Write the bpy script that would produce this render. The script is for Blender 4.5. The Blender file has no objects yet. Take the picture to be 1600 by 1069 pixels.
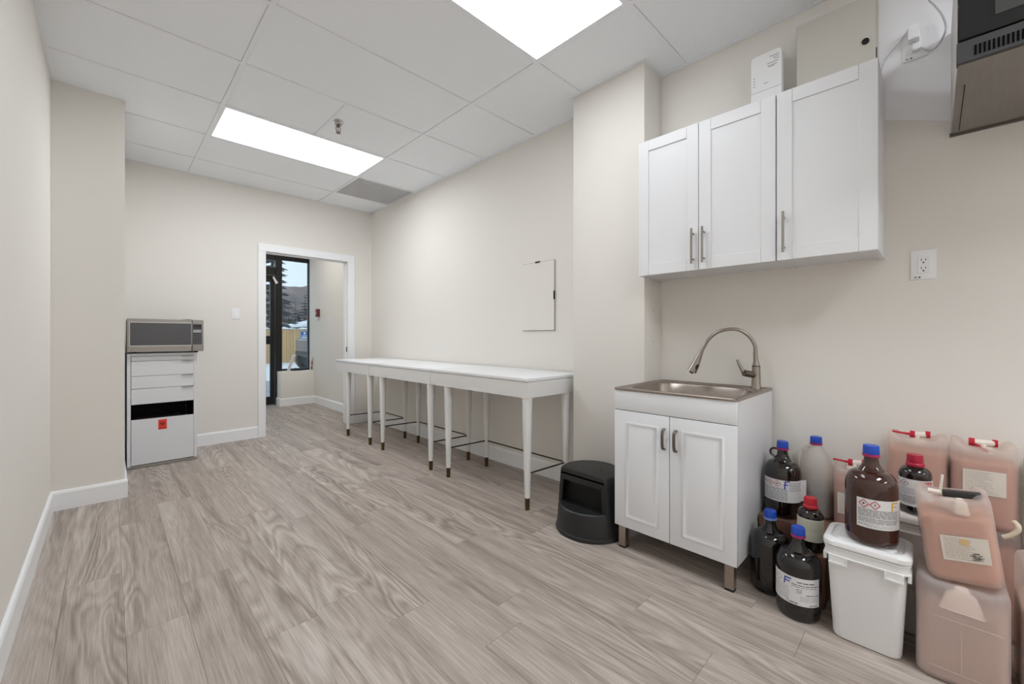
import bpy, bmesh, math, random
from mathutils import Vector, Matrix
random.seed(7)
PI = math.pi
scene = bpy.context.scene
COL = scene.collection

# ------------------------------------------------------------------ camera, world, exposure
cam_data = bpy.data.cameras.new('camera')
cam = bpy.data.objects.new('camera', cam_data); COL.objects.link(cam)
cam_data.sensor_width = 36.0
cam_data.lens = 644.0 / 1600.0 * 36.0
cam_data.shift_y = -8.5 / 1600.0
cam_data.clip_start = 0.02; cam_data.clip_end = 500
cam.location = (0, 0, 1.09)
cam.rotation_euler = (PI / 2, 0, -math.radians(44.416))
scene.camera = cam

world = bpy.data.worlds.new('world'); scene.world = world
world.use_nodes = True
bg = world.node_tree.nodes['Background']
bg.inputs[0].default_value = (0.76, 0.87, 1.0, 1); bg.inputs[1].default_value = 0.5

scene.view_settings.view_transform = 'Standard'
scene.view_settings.look = 'None'
scene.view_settings.gamma = 1.0
scene.view_settings.use_curve_mapping = False
scene.view_settings.exposure = 1.28
LAMP = 6.0           # radiance of the LED ceiling panels
HALL = 4.0  # radiance of the unseen panel added in the vestibule

# ------------------------------------------------------------------ helpers
def lin(c):
    return tuple(((x / 255.0) / 12.92 if x / 255.0 <= 0.04045 else ((x / 255.0 + 0.055) / 1.055) ** 2.4) for x in c)

MATS = {}
def mat(name, rgb, rough=0.5, metal=0.0, spec=0.5, bump=0.0, bump_scale=200.0, vary=0.0, vary_scale=3.0, coat=0.0,
        stretch=(1, 1, 1), emit=0.0, random_vary=0.0):
    if name in MATS: return MATS[name]
    m = bpy.data.materials.new(name); m.use_nodes = True; MATS[name] = m
    nt = m.node_tree; N = nt.nodes; L = nt.links
    b = N['Principled BSDF']
    c = lin(rgb) + (1,)
    b.inputs['Base Color'].default_value = c
    b.inputs['Roughness'].default_value = rough
    b.inputs['Metallic'].default_value = metal
    b.inputs['Specular IOR Level'].default_value = spec
    b.inputs['Coat Weight'].default_value = coat
    b.inputs['Coat Roughness'].default_value = 0.08
    if emit:
        b.inputs['Emission Color'].default_value = c; b.inputs['Emission Strength'].default_value = emit
    tc = mp = None
    if bump or vary:
        tc = N.new('ShaderNodeTexCoord'); mp = N.new('ShaderNodeMapping'); mp.inputs['Scale'].default_value = stretch
        L.new(tc.outputs['Object'], mp.inputs['Vector'])
    if vary:
        n = N.new('ShaderNodeTexNoise'); n.inputs['Scale'].default_value = vary_scale; n.inputs['Detail'].default_value = 4
        L.new(mp.outputs[0], n.inputs['Vector'])
        r = N.new('ShaderNodeMapRange'); r.inputs[1].default_value = .3; r.inputs[2].default_value = .7
        r.inputs[3].default_value = 1 - vary; r.inputs[4].default_value = 1 + vary
        L.new(n.outputs[0], r.inputs[0])
        h = N.new('ShaderNodeHueSaturation'); h.inputs['Color'].default_value = c
        L.new(r.outputs[0], h.inputs['Value']); L.new(h.outputs[0], b.inputs['Base Color'])
    if random_vary:
        oi = N.new('ShaderNodeObjectInfo'); r = N.new('ShaderNodeMapRange')
        r.inputs[3].default_value = 1 - random_vary; r.inputs[4].default_value = 1 + random_vary
        L.new(oi.outputs['Random'], r.inputs[0])
        h2 = N.new('ShaderNodeHueSaturation'); h2.inputs['Color'].default_value = c
        L.new(r.outputs[0], h2.inputs['Value'])
        if vary: L.new(h.outputs[0], h2.inputs['Color'])
        L.new(h2.outputs[0], b.inputs['Base Color'])
    if bump:
        n = N.new('ShaderNodeTexNoise'); n.inputs['Scale'].default_value = bump_scale; n.inputs['Detail'].default_value = 3
        L.new(mp.outputs[0], n.inputs['Vector'])
        bp = N.new('ShaderNodeBump'); bp.inputs['Strength'].default_value = bump; bp.inputs['Distance'].default_value = 0.002
        L.new(n.outputs[0], bp.inputs['Height']); L.new(bp.outputs[0], b.inputs['Normal'])
    return m

def shell_mat(name, rgb, clear=0.45, rough=0.35):
    """milky see-through plastic: diffuse + clear, with a soft gloss"""
    if name in MATS: return MATS[name]
    m = bpy.data.materials.new(name); m.use_nodes = True; MATS[name] = m
    nt = m.node_tree; N = nt.nodes; L = nt.links
    b = N['Principled BSDF']; out = N['Material Output']
    b.inputs['Base Color'].default_value = lin(rgb) + (1,); b.inputs['Roughness'].default_value = rough
    t = N.new('ShaderNodeBsdfTransparent'); t.inputs[0].default_value = lin((250, 243, 238)) + (1,)
    tl = N.new('ShaderNodeBsdfTranslucent'); tl.inputs[0].default_value = lin(rgb) + (1,)
    m1 = N.new('ShaderNodeMixShader'); m1.inputs[0].default_value = 0.35
    m2 = N.new('ShaderNodeMixShader'); m2.inputs[0].default_value = clear
    L.new(b.outputs[0], m1.inputs[1]); L.new(tl.outputs[0], m1.inputs[2])
    L.new(m1.outputs[0], m2.inputs[1]); L.new(t.outputs[0], m2.inputs[2]); L.new(m2.outputs[0], out.inputs[0])
    return m

def glass_mat(name, rgb=(245, 250, 250), gloss=0.06):
    if name in MATS: return MATS[name]
    m = bpy.data.materials.new(name); m.use_nodes = True; MATS[name] = m
    nt = m.node_tree; N = nt.nodes; L = nt.links; out = N['Material Output']
    N.remove(N['Principled BSDF'])
    t = N.new('ShaderNodeBsdfTransparent'); t.inputs[0].default_value = lin(rgb) + (1,)
    g = N.new('ShaderNodeBsdfGlossy'); g.inputs['Roughness'].default_value = 0.02
    mx = N.new('ShaderNodeMixShader'); mx.inputs[0].default_value = gloss
    L.new(t.outputs[0], mx.inputs[1]); L.new(g.outputs[0], mx.inputs[2]); L.new(mx.outputs[0], out.inputs[0])
    return m

def emit_mat(name, rgb, strength):
    if name in MATS: return MATS[name]
    m = bpy.data.materials.new(name); m.use_nodes = True; MATS[name] = m
    nt = m.node_tree; N = nt.nodes; L = nt.links; out = N['Material Output']
    N.remove(N['Principled BSDF'])
    e = N.new('ShaderNodeEmission'); e.inputs[0].default_value = lin(rgb) + (1,); e.inputs[1].default_value = strength
    L.new(e.outputs[0], out.inputs[0])
    return m

def world_loc(o):
    p = Vector((0, 0, 0))
    while o is not None:
        p += o.location; o = o.parent
    return p

class MB:
    def __init__(s): s.v = []; s.f = []
    def add(s, vs, fs):
        k = len(s.v); s.v += [tuple(p) for p in vs]; s.f += [tuple(i + k for i in f) for f in fs]; return s
    def box(s, x0, x1, y0, y1, z0, z1):
        return s.add([(x0, y0, z0), (x1, y0, z0), (x1, y1, z0), (x0, y1, z0), (x0, y0, z1), (x1, y0, z1), (x1, y1, z1), (x0, y1, z1)],
                     [(0, 3, 2, 1), (4, 5, 6, 7), (0, 1, 5, 4), (1, 2, 6, 5), (2, 3, 7, 6), (3, 0, 4, 7)])
    def quad(s, a, b, c, d): return s.add([a, b, c, d], [(0, 1, 2, 3)])
    def rings(s, rings, cap0=True, cap1=True, closed=True):
        k = len(s.v); n = len(rings[0])
        for r in rings: s.v += [tuple(p) for p in r]
        for i in range(len(rings) - 1):
            for j in range(n if closed else n - 1):
                a = k + i * n + j; b = k + i * n + (j + 1) % n
                s.f.append((a, b, b + n, a + n))
        if cap0: s.f.append(tuple(k + j for j in reversed(range(n))))
        if cap1: s.f.append(tuple(k + (len(rings) - 1) * n + j for j in range(n)))
        return s
    def lathe(s, prof, n=32, c=(0, 0, 0), cap0=True, cap1=True, ridge=0.0):
        rs = []
        for r, z in prof:
            rs.append([(c[0] + r * (1 - (ridge if j % 2 else 0)) * math.cos(2 * PI * j / n), c[1] + r * (1 - (ridge if j % 2 else 0)) * math.sin(2 * PI * j / n), c[2] + z) for j in range(n)])
        return s.rings(rs, cap0, cap1)
    def tube(s, pts, r, n=10, caps=True):
        pts = [Vector(p) for p in pts]; rs = []
        rad = r if isinstance(r, (list, tuple)) else [r] * len(pts)
        up = None
        for i, p in enumerate(pts):
            t = (pts[min(i + 1, len(pts) - 1)] - pts[max(i - 1, 0)]).normalized()
            if up is None:
                up = Vector((0, 0, 1)) if abs(t.z) < 0.9 else Vector((1, 0, 0))
            a = (up - t * up.dot(t)).normalized(); b = t.cross(a); up = a
            rs.append([p + (a * math.cos(2 * PI * j / n) + b * math.sin(2 * PI * j / n)) * rad[i] for j in range(n)])
        return s.rings(rs, caps, caps)
    def prism(s, pts, axis, a0, a1):
        """extrude a 2D outline along an axis: x -> (y,z), y -> (x,z), z -> (x,y)"""
        def P(p, a):
            return (a, p[0], p[1]) if axis == 'x' else (p[0], a, p[1]) if axis == 'y' else (p[0], p[1], a)
        return s.rings([[P(p, a0) for p in pts], [P(p, a1) for p in pts]])
    def build(s, name, m, parent=None, bevel=0.0, seg=2, smooth=False, local=False, angle=40):
        me = bpy.data.meshes.new(name)
        off = Vector((0, 0, 0)); org = Vector((0, 0, 0))
        if not local:
            if parent is not None: off = world_loc(parent)
            else:
                xs = [p[0] for p in s.v]; ys = [p[1] for p in s.v]; zs = [p[2] for p in s.v]
                org = off = Vector(((min(xs) + max(xs)) / 2, (min(ys) + max(ys)) / 2, min(zs)))
        me.from_pydata([Vector(p) - off for p in s.v], [], s.f)
        bm = bmesh.new(); bm.from_mesh(me)
        bmesh.ops.recalc_face_normals(bm, faces=bm.faces[:])
        if bevel:
            ed = [e for e in bm.edges if len(e.link_faces) == 2 and e.calc_face_angle(0) > math.radians(30)]
            bmesh.ops.bevel(bm, geom=ed, offset=bevel, segments=seg, affect='EDGES', profile=0.5, clamp_overlap=True)
        bm.to_mesh(me); bm.free()
        if smooth or bevel:
            me.polygons.foreach_set('use_smooth', [True] * len(me.polygons))
            me.set_sharp_from_angle(angle=math.radians(angle))
        me.materials.append(m)
        o = bpy.data.objects.new(name, me); COL.objects.link(o)
        if parent is not None: o.parent = parent
        else: o.location = org
        return o

def tag(o, label, cat, group=None):
    o['label'] = label; o['category'] = cat
    if group: o['group'] = group
    return o
def struct(o, label=None):
    o['kind'] = 'structure'
    if label: o['label'] = label
    return o
def thing(name, label, cat, loc=(0, 0, 0), rot=(0, 0, 0), group=None):
    o = bpy.data.objects.new(name, None); COL.objects.link(o); o.location = loc; o.rotation_euler = rot
    o.empty_display_size = 0.05
    return tag(o, label, cat, group)
def bx(name, x0, x1, y0, y1, z0, z1, m, parent=None, bevel=0.0, seg=2):
    return MB().box(x0, x1, y0, y1, z0, z1).build(name, m, parent, bevel, seg)

def rrect(cx, cy, w, d, r, n=6):
    """rounded rectangle outline (w along x, d along y), counter-clockwise"""
    pts = []
    r = min(r, w / 2 - 1e-4, d / 2 - 1e-4)
    for qx, qy, a0 in ((1, 1, 0), (-1, 1, 90), (-1, -1, 180), (1, -1, 270)):
        for k in range(n + 1):
            a = math.radians(a0 + 90 * k / n)
            pts.append((cx + qx * (w / 2 - r) + r * math.cos(a), cy + qy * (d / 2 - r) + r * math.sin(a)))
    return pts

# ------------------------------------------------------------------ materials of the room
M_wall = mat('wall_paint', (238, 234, 227), 0.72, bump=0.06, bump_scale=350)
M_white = mat('white_trim_paint', (248, 249, 250), 0.42)
M_tile = mat('ceiling_tile', (249, 252, 255), 0.9, bump=0.25, bump_scale=260, vary=0.01, vary_scale=90)
M_grid = mat('ceiling_grid_metal', (246, 248, 252), 0.5)
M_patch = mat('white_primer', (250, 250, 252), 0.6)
M_black = mat('black_anodised', (16, 16, 18), 0.35)
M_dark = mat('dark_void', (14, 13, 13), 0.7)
M_steel = mat('brushed_steel', (178, 172, 166), 0.32, 1.0, vary=0.05, vary_scale=20, stretch=(40, 1, 40))
M_nickel = mat('brushed_nickel', (158, 150, 142), 0.28, 1.0)
M_nickel_dark = mat('nickel_dark', (120, 112, 106), 0.33, 1.0)
M_gloss_white = mat('white_foil', (236, 238, 241), 0.16, coat=0.3)

def floor_material():
    m = bpy.data.materials.new('vinyl_wood_plank'); m.use_nodes = True
    nt = m.node_tree; N = nt.nodes; L = nt.links; b = N['Principled BSDF']
    tc = N.new('ShaderNodeTexCoord'); oi = N.new('ShaderNodeObjectInfo')
    mul = N.new('ShaderNodeMath'); mul.operation = 'MULTIPLY'; mul.inputs[1].default_value = 37.0
    L.new(oi.outputs['Random'], mul.inputs[0])
    cmb = N.new('ShaderNodeCombineXYZ'); L.new(mul.outputs[0], cmb.inputs[0]); L.new(mul.outputs[0], cmb.inputs[2])
    add = N.new('ShaderNodeVectorMath'); add.operation = 'ADD'
    mp = N.new('ShaderNodeMapping'); mp.inputs['Scale'].default_value = (1.0, 0.12, 1.0)
    L.new(tc.outputs['Object'], mp.inputs['Vector']); L.new(mp.outputs[0], add.inputs[0]); L.new(cmb.outputs[0], add.inputs[1])
    # growth-ring contours of a slow noise: cathedral figure and swirls
    n1 = N.new('ShaderNodeTexNoise'); n1.inputs['Scale'].default_value = 5.0; n1.inputs['Detail'].default_value = 2.5
    n1.inputs['Roughness'].default_value = .45; n1.inputs['Distortion'].default_value = 0.7
    L.new(add.outputs[0], n1.inputs['Vector'])
    k = N.new('ShaderNodeMath'); k.operation = 'MULTIPLY'; k.inputs[1].default_value = 15.0; L.new(n1.outputs[0], k.inputs[0])
    pp = N.new('ShaderNodeMath'); pp.operation = 'PINGPONG'; pp.inputs[1].default_value = 0.5; L.new(k.outputs[0], pp.inputs[0])
    # fine streaks along the plank
    mp2 = N.new('ShaderNodeMapping'); mp2.inputs['Scale'].default_value = (1.0, 0.03, 1.0)
    L.new(tc.outputs['Object'], mp2.inputs['Vector'])
    add2 = N.new('ShaderNodeVectorMath'); add2.operation = 'ADD'; L.new(mp2.outputs[0], add2.inputs[0]); L.new(cmb.outputs[0], add2.inputs[1])
    n2 = N.new('ShaderNodeTexNoise'); n2.inputs['Scale'].default_value = 190; n2.inputs['Detail'].default_value = 4; n2.inputs['Roughness'].default_value = .6
    L.new(add2.outputs[0], n2.inputs['Vector'])
    n3 = N.new('ShaderNodeTexNoise'); n3.inputs['Scale'].default_value = 14; n3.inputs['Detail'].default_value = 3
    L.new(add2.outputs[0], n3.inputs['Vector'])
    def rng(src, a0, a1, b0, b1):
        r = N.new('ShaderNodeMapRange'); r.inputs[1].default_value = a0; r.inputs[2].default_value = a1
        r.inputs[3].default_value = b0; r.inputs[4].default_value = b1; L.new(src, r.inputs[0]); return r.outputs[0]
    def math2(op, a, c):
        q = N.new('ShaderNodeMath'); q.operation = op; L.new(a, q.inputs[0])
        if isinstance(c, float): q.inputs[1].default_value = c
        else: L.new(c, q.inputs[1])
        return q.outputs[0]
    n4 = N.new('ShaderNodeTexNoise'); n4.inputs['Scale'].default_value = 4.0; n4.inputs['Detail'].default_value = 1
    L.new(add.outputs[0], n4.inputs['Vector'])
    fig = math2('MULTIPLY', rng(pp.outputs[0], 0, .5, -.26, .26), rng(n4.outputs[0], .38, .62, .12, 1.0))
    t = math2('ADD', fig, rng(n2.outputs[0], .3, .7, -.24, .24))
    t = math2('ADD', t, rng(n3.outputs[0], .3, .7, -.26, .26))
    t = math2('ADD', t, rng(oi.outputs['Random'], 0, 1, -.09, .09))
    t = math2('ADD', t, 0.5)
    cr = N.new('ShaderNodeValToRGB'); L.new(t, cr.inputs[0])
    e = cr.color_ramp.elements
    e[0].position = 0.05; e[0].color = lin((139, 126, 117)) + (1,)
    e[1].position = 0.95; e[1].color = lin((203, 193, 184)) + (1,)
    q = e.new(0.5); q.color = lin((173, 161, 151)) + (1,)
    L.new(cr.outputs[0], b.inputs['Base Color'])
    b.inputs['Roughness'].default_value = 0.48; b.inputs['Specular IOR Level'].default_value = 0.35
    bp = N.new('ShaderNodeBump'); bp.inputs['Strength'].default_value = .12; bp.inputs['Distance'].default_value = .001
    L.new(n2.outputs[0], bp.inputs['Height']); L.new(bp.outputs[0], b.inputs['Normal'])
    return m
M_floor = floor_material()

# ------------------------------------------------------------------ room shell (camera stands at x=0, y=0)
XL, XR, YB, YF, ZC = -0.257, 2.44, -4.6, 5.10, 2.69
VX0, VX1, VY = 0.75, 2.42, 7.38          # vestibule beyond the doorway

floor = struct(bx('floor', XL - .1, XR + .1, YB - .1, VY + .1, -0.06, -0.004, mat('plank_joint', (96, 84, 76), 0.8)))
joints = {.225: 2.317, .585: 1.72, .765: 1.45, .945: 1.10, 1.485: 0.83, .045: 2.05, .405: 2.9, 1.125: 2.45, 1.305: 1.75, 1.665: 1.55}
PW, PL = 0.18, 1.22
x = 0.045 - 2 * PW
while x < XR:
    key = round(x, 3)
    y0 = joints.get(key, random.uniform(0, 1.2))
    while y0 > YB: y0 -= PL
    y = y0
    while y < VY:
        a0 = max(x, XL); a1 = min(x + PW, XR); b0 = max(y, YB); b1 = min(y + PL, VY)
        if a1 - a0 > .005 and b1 - b0 > .005:
            cx, cy = (a0 + a1) / 2, (b0 + b1) / 2
            w, d = (a1 - a0) / 2 - .0004, (b1 - b0) / 2 - .0005
            p = MB().box(-w, w, -d, d, -.006, 0).build('plank', M_floor, floor, local=True)
            p.location = Vector((cx, cy, 0)) - floor.location
        y += PL
    x += PW

# ceiling: grid bars (structure) with the tiles as its pieces
ceil = MB().box(XL - .1, XR + .1, YB - .1, YF + .1, ZC + .03, ZC + .06)
GX = [0.565 - 1.225, 0.565, 1.79]
GY = [1.02 + .603 * k for k in range(-9, 7)]
bw = 0.012
for gx in GX[1:]: ceil.box(gx - bw, gx + bw, YB, YF, ZC - .002, ZC + .03)
xs = [XL] + GX[1:] + [XR]
for gy in GY:
    for a, b in zip(xs[:-1], xs[1:]): ceil.box(a, b, gy - bw, gy + bw, ZC - .0018, ZC + .028)
ceil.box(1.178 - bw, 1.178 + bw, 1.02 + .603 * 3, 1.02 + .603 * 4, ZC - .0016, ZC + .026)   # extra split beside the sprinkler
for (a, b, c, d) in ((XL, XR, YF - .02, YF), (XR - .02, XR, YB, YF), (XL, XL + .02, YB, YF)):
    ceil.box(a, b, c, d, ZC - .0022, ZC + .032)
ceiling = struct(ceil.build('ceiling', M_grid))
LIGHTS = {(1, 4): 'panel', (1, 8): 'panel', (1, 0): 'panel'}
ys = [YB] + GY + [YF]
def tile(a0, a1, b0, b1):
    g = .0125
    o = MB().box(a0 + g, a1 - g, b0 + g, b1 - g, ZC + .003, ZC + .015).build('ceiling_tile', M_tile, ceiling, bevel=.002, seg=1)
CELLS = {}
for i, (a0, a1) in enumerate(zip(xs[:-1], xs[1:])):
    for j, (b0, b1) in enumerate(zip(ys[:-1], ys[1:])):
        if b1 - b0 < .04: continue
        cy = (b0 + b1) / 2
        CELLS[(i, j)] = (a0, a1, b0, b1)
        if i == 1 and any(abs(cy - c) < .1 for c in (1.3215, 3.7335, -1.0905, -3.5025)): continue          # LED panels
        if i == 2 and abs(cy - 4.331) < .1: continue                                     # return air grille
        if i == 1 and abs(cy - 3.13) < .1:
            tile(a0, 1.178, b0, b1); tile(1.178, a1, b0, b1); continue
        tile(a0, a1, b0, b1)

def led_panel(cy, label, k=1.0):
    a0, a1 = 0.565 + .0125, 1.79 - .0125; b0, b1 = cy - .3015 + .0125, cy + .3015 - .0125
    t = thing('led_ceiling_panel', label, 'ceiling light', ((a0 + a1) / 2, cy, ZC), group='LED ceiling panels')
    fr = MB(); w = .012
    fr.box(a0, a1, b0, b0 + w, ZC - .001, ZC + .02).box(a0, a1, b1 - w, b1, ZC - .001, ZC + .02)
    fr.box(a0, a0 + w, b0 + w, b1 - w, ZC - .001, ZC + .02).box(a1 - w, a1, b0 + w, b1 - w, ZC - .001, ZC + .02)
    fr.build('frame', M_grid, t)
    bx('diffuser', a0 + w, a1 - w, b0 + w, b1 - w, ZC + .001, ZC + .008, emit_mat('led_panel_glow_%d' % (k * 100), (246, 250, 255), LAMP * k), t)
led_panel(1.3215, 'large lit LED ceiling panel cut off by the top of the picture', .47)
led_panel(3.7335, 'lit LED ceiling panel at the far end beside the sprinkler', .84)
led_panel(-1.0905, 'LED ceiling panel just behind the viewpoint', 1.12)  # unseen lamp, added to brighten the room from behind
led_panel(-3.5025, 'LED ceiling panel at the near end of the room, farther behind the viewpoint', 1.12)  # second added lamp out of view, evens out the light

# return air grille with egg-crate face
t = thing('ceiling_air_grille', 'grey perforated air return grille set in the ceiling at the far corner', 'vent', (2.115, 4.331, ZC))
a0, a1, b0, b1 = 1.803, 2.425, 4.043, 4.62
bx('backing', a0, a1, b0, b1, ZC + .012, ZC + .016, mat('grille_back', (190, 190, 191), .8), t)
g = MB()
for k in range(29):
    xx = a0 + (a1 - a0) * k / 28; g.box(xx - .0022, xx + .0022, b0, b1, ZC, ZC + .012)
for k in range(27):
    yy = b0 + (b1 - b0) * k / 26; g.box(a0, a1, yy - .0022, yy + .0022, ZC + .0005, ZC + .0115)
g.build('egg_crate_core', mat('grille_core', (225, 225, 226), .6), t)

# walls
T = .1
wall_left = struct(bx('wall_left', XL - T, XL, YB, 3.84, 0, 2.75, M_wall))
wall_ret = struct(bx('wall_left_return', XL - T, 0.081, 3.84, YF + .12, 0, 2.75, M_wall))
wall_back = struct(bx('wall_back', XL - T, XR + T, YB - T, YB, 0, 2.75, M_wall))
wall_right = struct(bx('wall_right', XR, XR + T, YB, YF + .12, 0, 2.75, M_wall))
wall_col = struct(bx('wall_column', 2.225, XR, 1.172, 1.685, 0, 2.75, M_wall, bevel=.004))
for (a, b, c, d) in ((2.205, 2.225, 1.152, 1.705), (2.225, XR, 1.152, 1.172), (2.225, XR, 1.685, 1.705)):
    bx('wall_angle', a, b, c, d, ZC - .002, ZC + .01, M_grid, wall_col)
for z_ in (1.245, 1.057):
    MB().tube([(2.335, 1.1722, z_), (2.335, 1.1708, z_)], .003, 8).build('screw_hole', mat('hole_grey', (120, 116, 110), .8), wall_col)
DX0, DX1, DZ = 1.229, 2.130, 2.02
w = MB().box(.081, DX0 - .018, YF, YF + .12, 0, 2.75).box(DX1 + .018, XR, YF, YF + .12, 0, 2.75).box(DX0 - .018, DX1 + .018, YF, YF + .12, DZ + .018, 2.75)
wall_far = struct(w.build('wall_far', M_wall))
MB().prism([(.168, 2.050), (.168, 2.688), (-.95, 2.688), (-.95, 1.93), (-.054, 1.962)], 'x', XR - .002, XR).build('primer_patch', M_patch, wall_right)  # slightly lighter area of wall with a sloping lower edge
# doorway casing and jambs
c = MB()
for y0, y1 in ((YF - .016, YF), (YF + .12, YF + .136)):
    c.box(DX0 - .075, DX0, y0, y1, 0, DZ).box(DX1, DX1 + .085, y0, y1, 0, DZ).box(DX0 - .075, DX1 + .085, y0, y1, DZ, DZ + .085)
trim1 = struct(c.build('trim_1', M_white, bevel=.003, seg=1))
bx('jamb', DX0 - .018, DX0, YF, YF + .12, 0, DZ, M_white, trim1)
bx('jamb', DX1, DX1 + .018, YF, YF + .12, 0, DZ, M_white, trim1)
bx('head_jamb', DX0 - .018, DX1 + .018, YF, YF + .12, DZ, DZ + .018, M_white, trim1)
bx('door_stop', DX1 - .011, DX1, YF + .05, YF + .085, 0, DZ, M_white, trim1)
bx('head_stop', DX0, DX1, YF + .05, YF + .085, DZ - .011, DZ, M_white, trim1)
bx('strike_plate', DX1 - .002, DX1, YF + .012, YF + .04, .90, .96, mat('strike_metal', (60, 58, 56), .4, .9), trim1)

def baseboard(name, segs):
    """segs: (axis, at, from, to, side) - a 120 mm skirting with a thinner top edge"""
    m = MB()
    for ax, at, f, t_, s in segs:
        prof = [(0, 0), (.015, 0), (.015, .105), (.010, .118), (.004, .122), (0, .122)]
        pts = [(at + s * p, q) for p, q in prof]
        m.prism(pts, 'y' if ax == 'y' else 'x', f, t_)
    return struct(m.build(name, M_white))
baseboard('baseboard_left', [('y', XL, YB, 3.84, 1), ('x', 3.84, XL, .0955, -1), ('y', .081, 3.8395, YF, 1)])
baseboard('baseboard_far', [('x', YF, .081, DX0 - .075, -1), ('x', YF, DX1 + .085, XR, -1)])
baseboard('baseboard_right', [('y', XR, 1.685, YF, -1), ('y', XR, YB, 1.172, -1), ('y', 2.225, 1.1575, 1.6995, -1), ('x', 1.172, 2.2255, XR, -1), ('x', 1.685, 2.2255, XR, 1)])
baseboard('baseboard_back', [('x', YB, XL, XR, 1)])

# vestibule
VZ = 2.75
struct(bx('wall_vestibule_right', VX1, VX1 + .14, YF + .12, VY, 0, VZ, M_wall))
struct(bx('wall_vestibule_left', VX0 - T, VX0, YF + .12, VY, 0, VZ, M_wall))
struct(bx('wall_vestibule_sill', 1.925, VX1, 7.12, 7.34, 0, .535, M_wall, bevel=.003))
struct(bx('ceiling_vestibule', VX0 - T, VX1 + .1, YF + .12, VY + .05, VZ, VZ + .05, M_tile))
baseboard('baseboard_vestibule', [('y', VX1, YF + .136, 7.12, -1), ('x', 7.12, 1.9105, VX1, -1), ('y', 1.925, 7.1195, 7.32, -1), ('y', VX0, YF + .12, VY, 1)])
t = thing('vestibule_ceiling_lamp', 'LED ceiling panel in the entrance beyond the doorway', 'ceiling light', (1.6, 6.2, VZ))  # added lamp out of view, brightens the vestibule
bx('frame', 1.27, 1.93, 5.87, 6.53, VZ - .012, VZ, M_grid, t)
bx('diffuser', 1.3, 1.9, 5.9, 6.5, VZ - .016, VZ - .012, emit_mat('led_hall_glow', (255, 252, 246), HALL), t)

# storefront: black frame, door leaf, fixed window
win = MB()
win.box(1.905, 1.998, 7.32, 7.40, 0, 2.68)                       # mullion between door and window
win.box(2.40, 2.46, 7.345, 7.40, .535, 2.68)                     # right stile
win.box(1.998, 2.46, 7.345, 7.40, .535, .565)                    # sill rail
win.box(1.998, 2.46, 7.345, 7.40, 2.325, 2.42)                   # head rail
win.box(1.998, 2.46, 7.345, 7.40, 2.60, 2.68)
win.box(VX0, 1.905, 7.345, 7.40, 2.07, 2.19)                     # transom bar over the door
win.box(VX0, 1.905, 7.345, 7.40, 2.31, 2.68)
win.box(VX0, .82, 7.345, 7.40, 0, 2.31)
window1 = struct(win.build('window_1', M_black, bevel=.003, seg=1))
M_pane = glass_mat('window_glass')
bx('pane', 1.998, 2.40, 7.368, 7.374, .565, 2.325, M_pane, window1)
bx('pane', .82, 1.905, 7.368, 7.374, 2.19, 2.31, M_pane, window1)
bx('pane', 1.998, 2.40, 7.368, 7.374, 2.42, 2.60, M_pane, window1)
d = MB()
d.box(1.838, 1.898, 7.352, 7.395, .01, 2.06).box(.83, .90, 7.352, 7.395, .01, 2.06)
d.box(.90, 1.838, 7.352, 7.395, .01, .135).box(.90, 1.838, 7.352, 7.395, .968, 1.10).box(.90, 1.838, 7.352, 7.395, 1.96, 2.06)
door1 = struct(d.build('door_1', M_black, bevel=.002, seg=1))
bx('pane', .90, 1.838, 7.37, 7.376, .135, .968, M_pane, door1)
bx('pane', .90, 1.838, 7.37, 7.376, 1.10, 1.96, M_pane, door1)
MB().tube([(.92, 7.31, 1.035), (1.82, 7.31, 1.035)], .014).tube([(.95, 7.31, 1.035), (.95, 7.36, 1.035)], .01).tube([(1.79, 7.31, 1.035), (1.79, 7.36, 1.035)], .01).build('push_bar', M_black, door1, smooth=True)
bx('closer_body', 1.52, 1.80, 7.30, 7.352, 1.99, 2.05, M_black, door1)

# ------------------------------------------------------------------ wall cabinets
def wood_white(name, rgb, s=(18, 18, 1.2), rough=.32):
    return mat(name, rgb, rough, bump=.22, bump_scale=26, stretch=s)
M_cab = wood_white('white_grained_cabinet', (238, 239, 241))
M_carc = mat('white_melamine', (232, 233, 235), .45)
def bar_handle(parent, x, y, z0, z1, stand=.028, r=.0055):
    b = MB().tube([(x - stand, y, z0), (x - stand, y, z1)], r, 12)
    for z in (z0 + .024, z1 - .024): b.tube([(x, y, z), (x - stand, y, z)], r * .8, 10)
    return b.build('handle', M_nickel, parent, smooth=True)
def shaker_door(parent, xf, y0, y1, z0, z1, hy, hz0, hz1, sw=.058):
    d = bx('door', xf + .006, xf + .02, y0 + sw - .012, y1 - sw + .012, z0 + sw - .012, z1 - sw + .012, M_cab, parent)
    for a, b in ((y0, y0 + sw), (y1 - sw, y1)): bx('stile', xf, xf + .02, a, b, z0, z1, M_cab, d, .0012, 1)
    for a, b in ((z0, z0 + sw), (z1 - sw, z1)): bx('rail', xf, xf + .0198, y0 + sw + .0004, y1 - sw - .0004, a, b, M_cab, d, .0012, 1)
    bar_handle(d, xf, hy, hz0, hz1)
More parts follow.
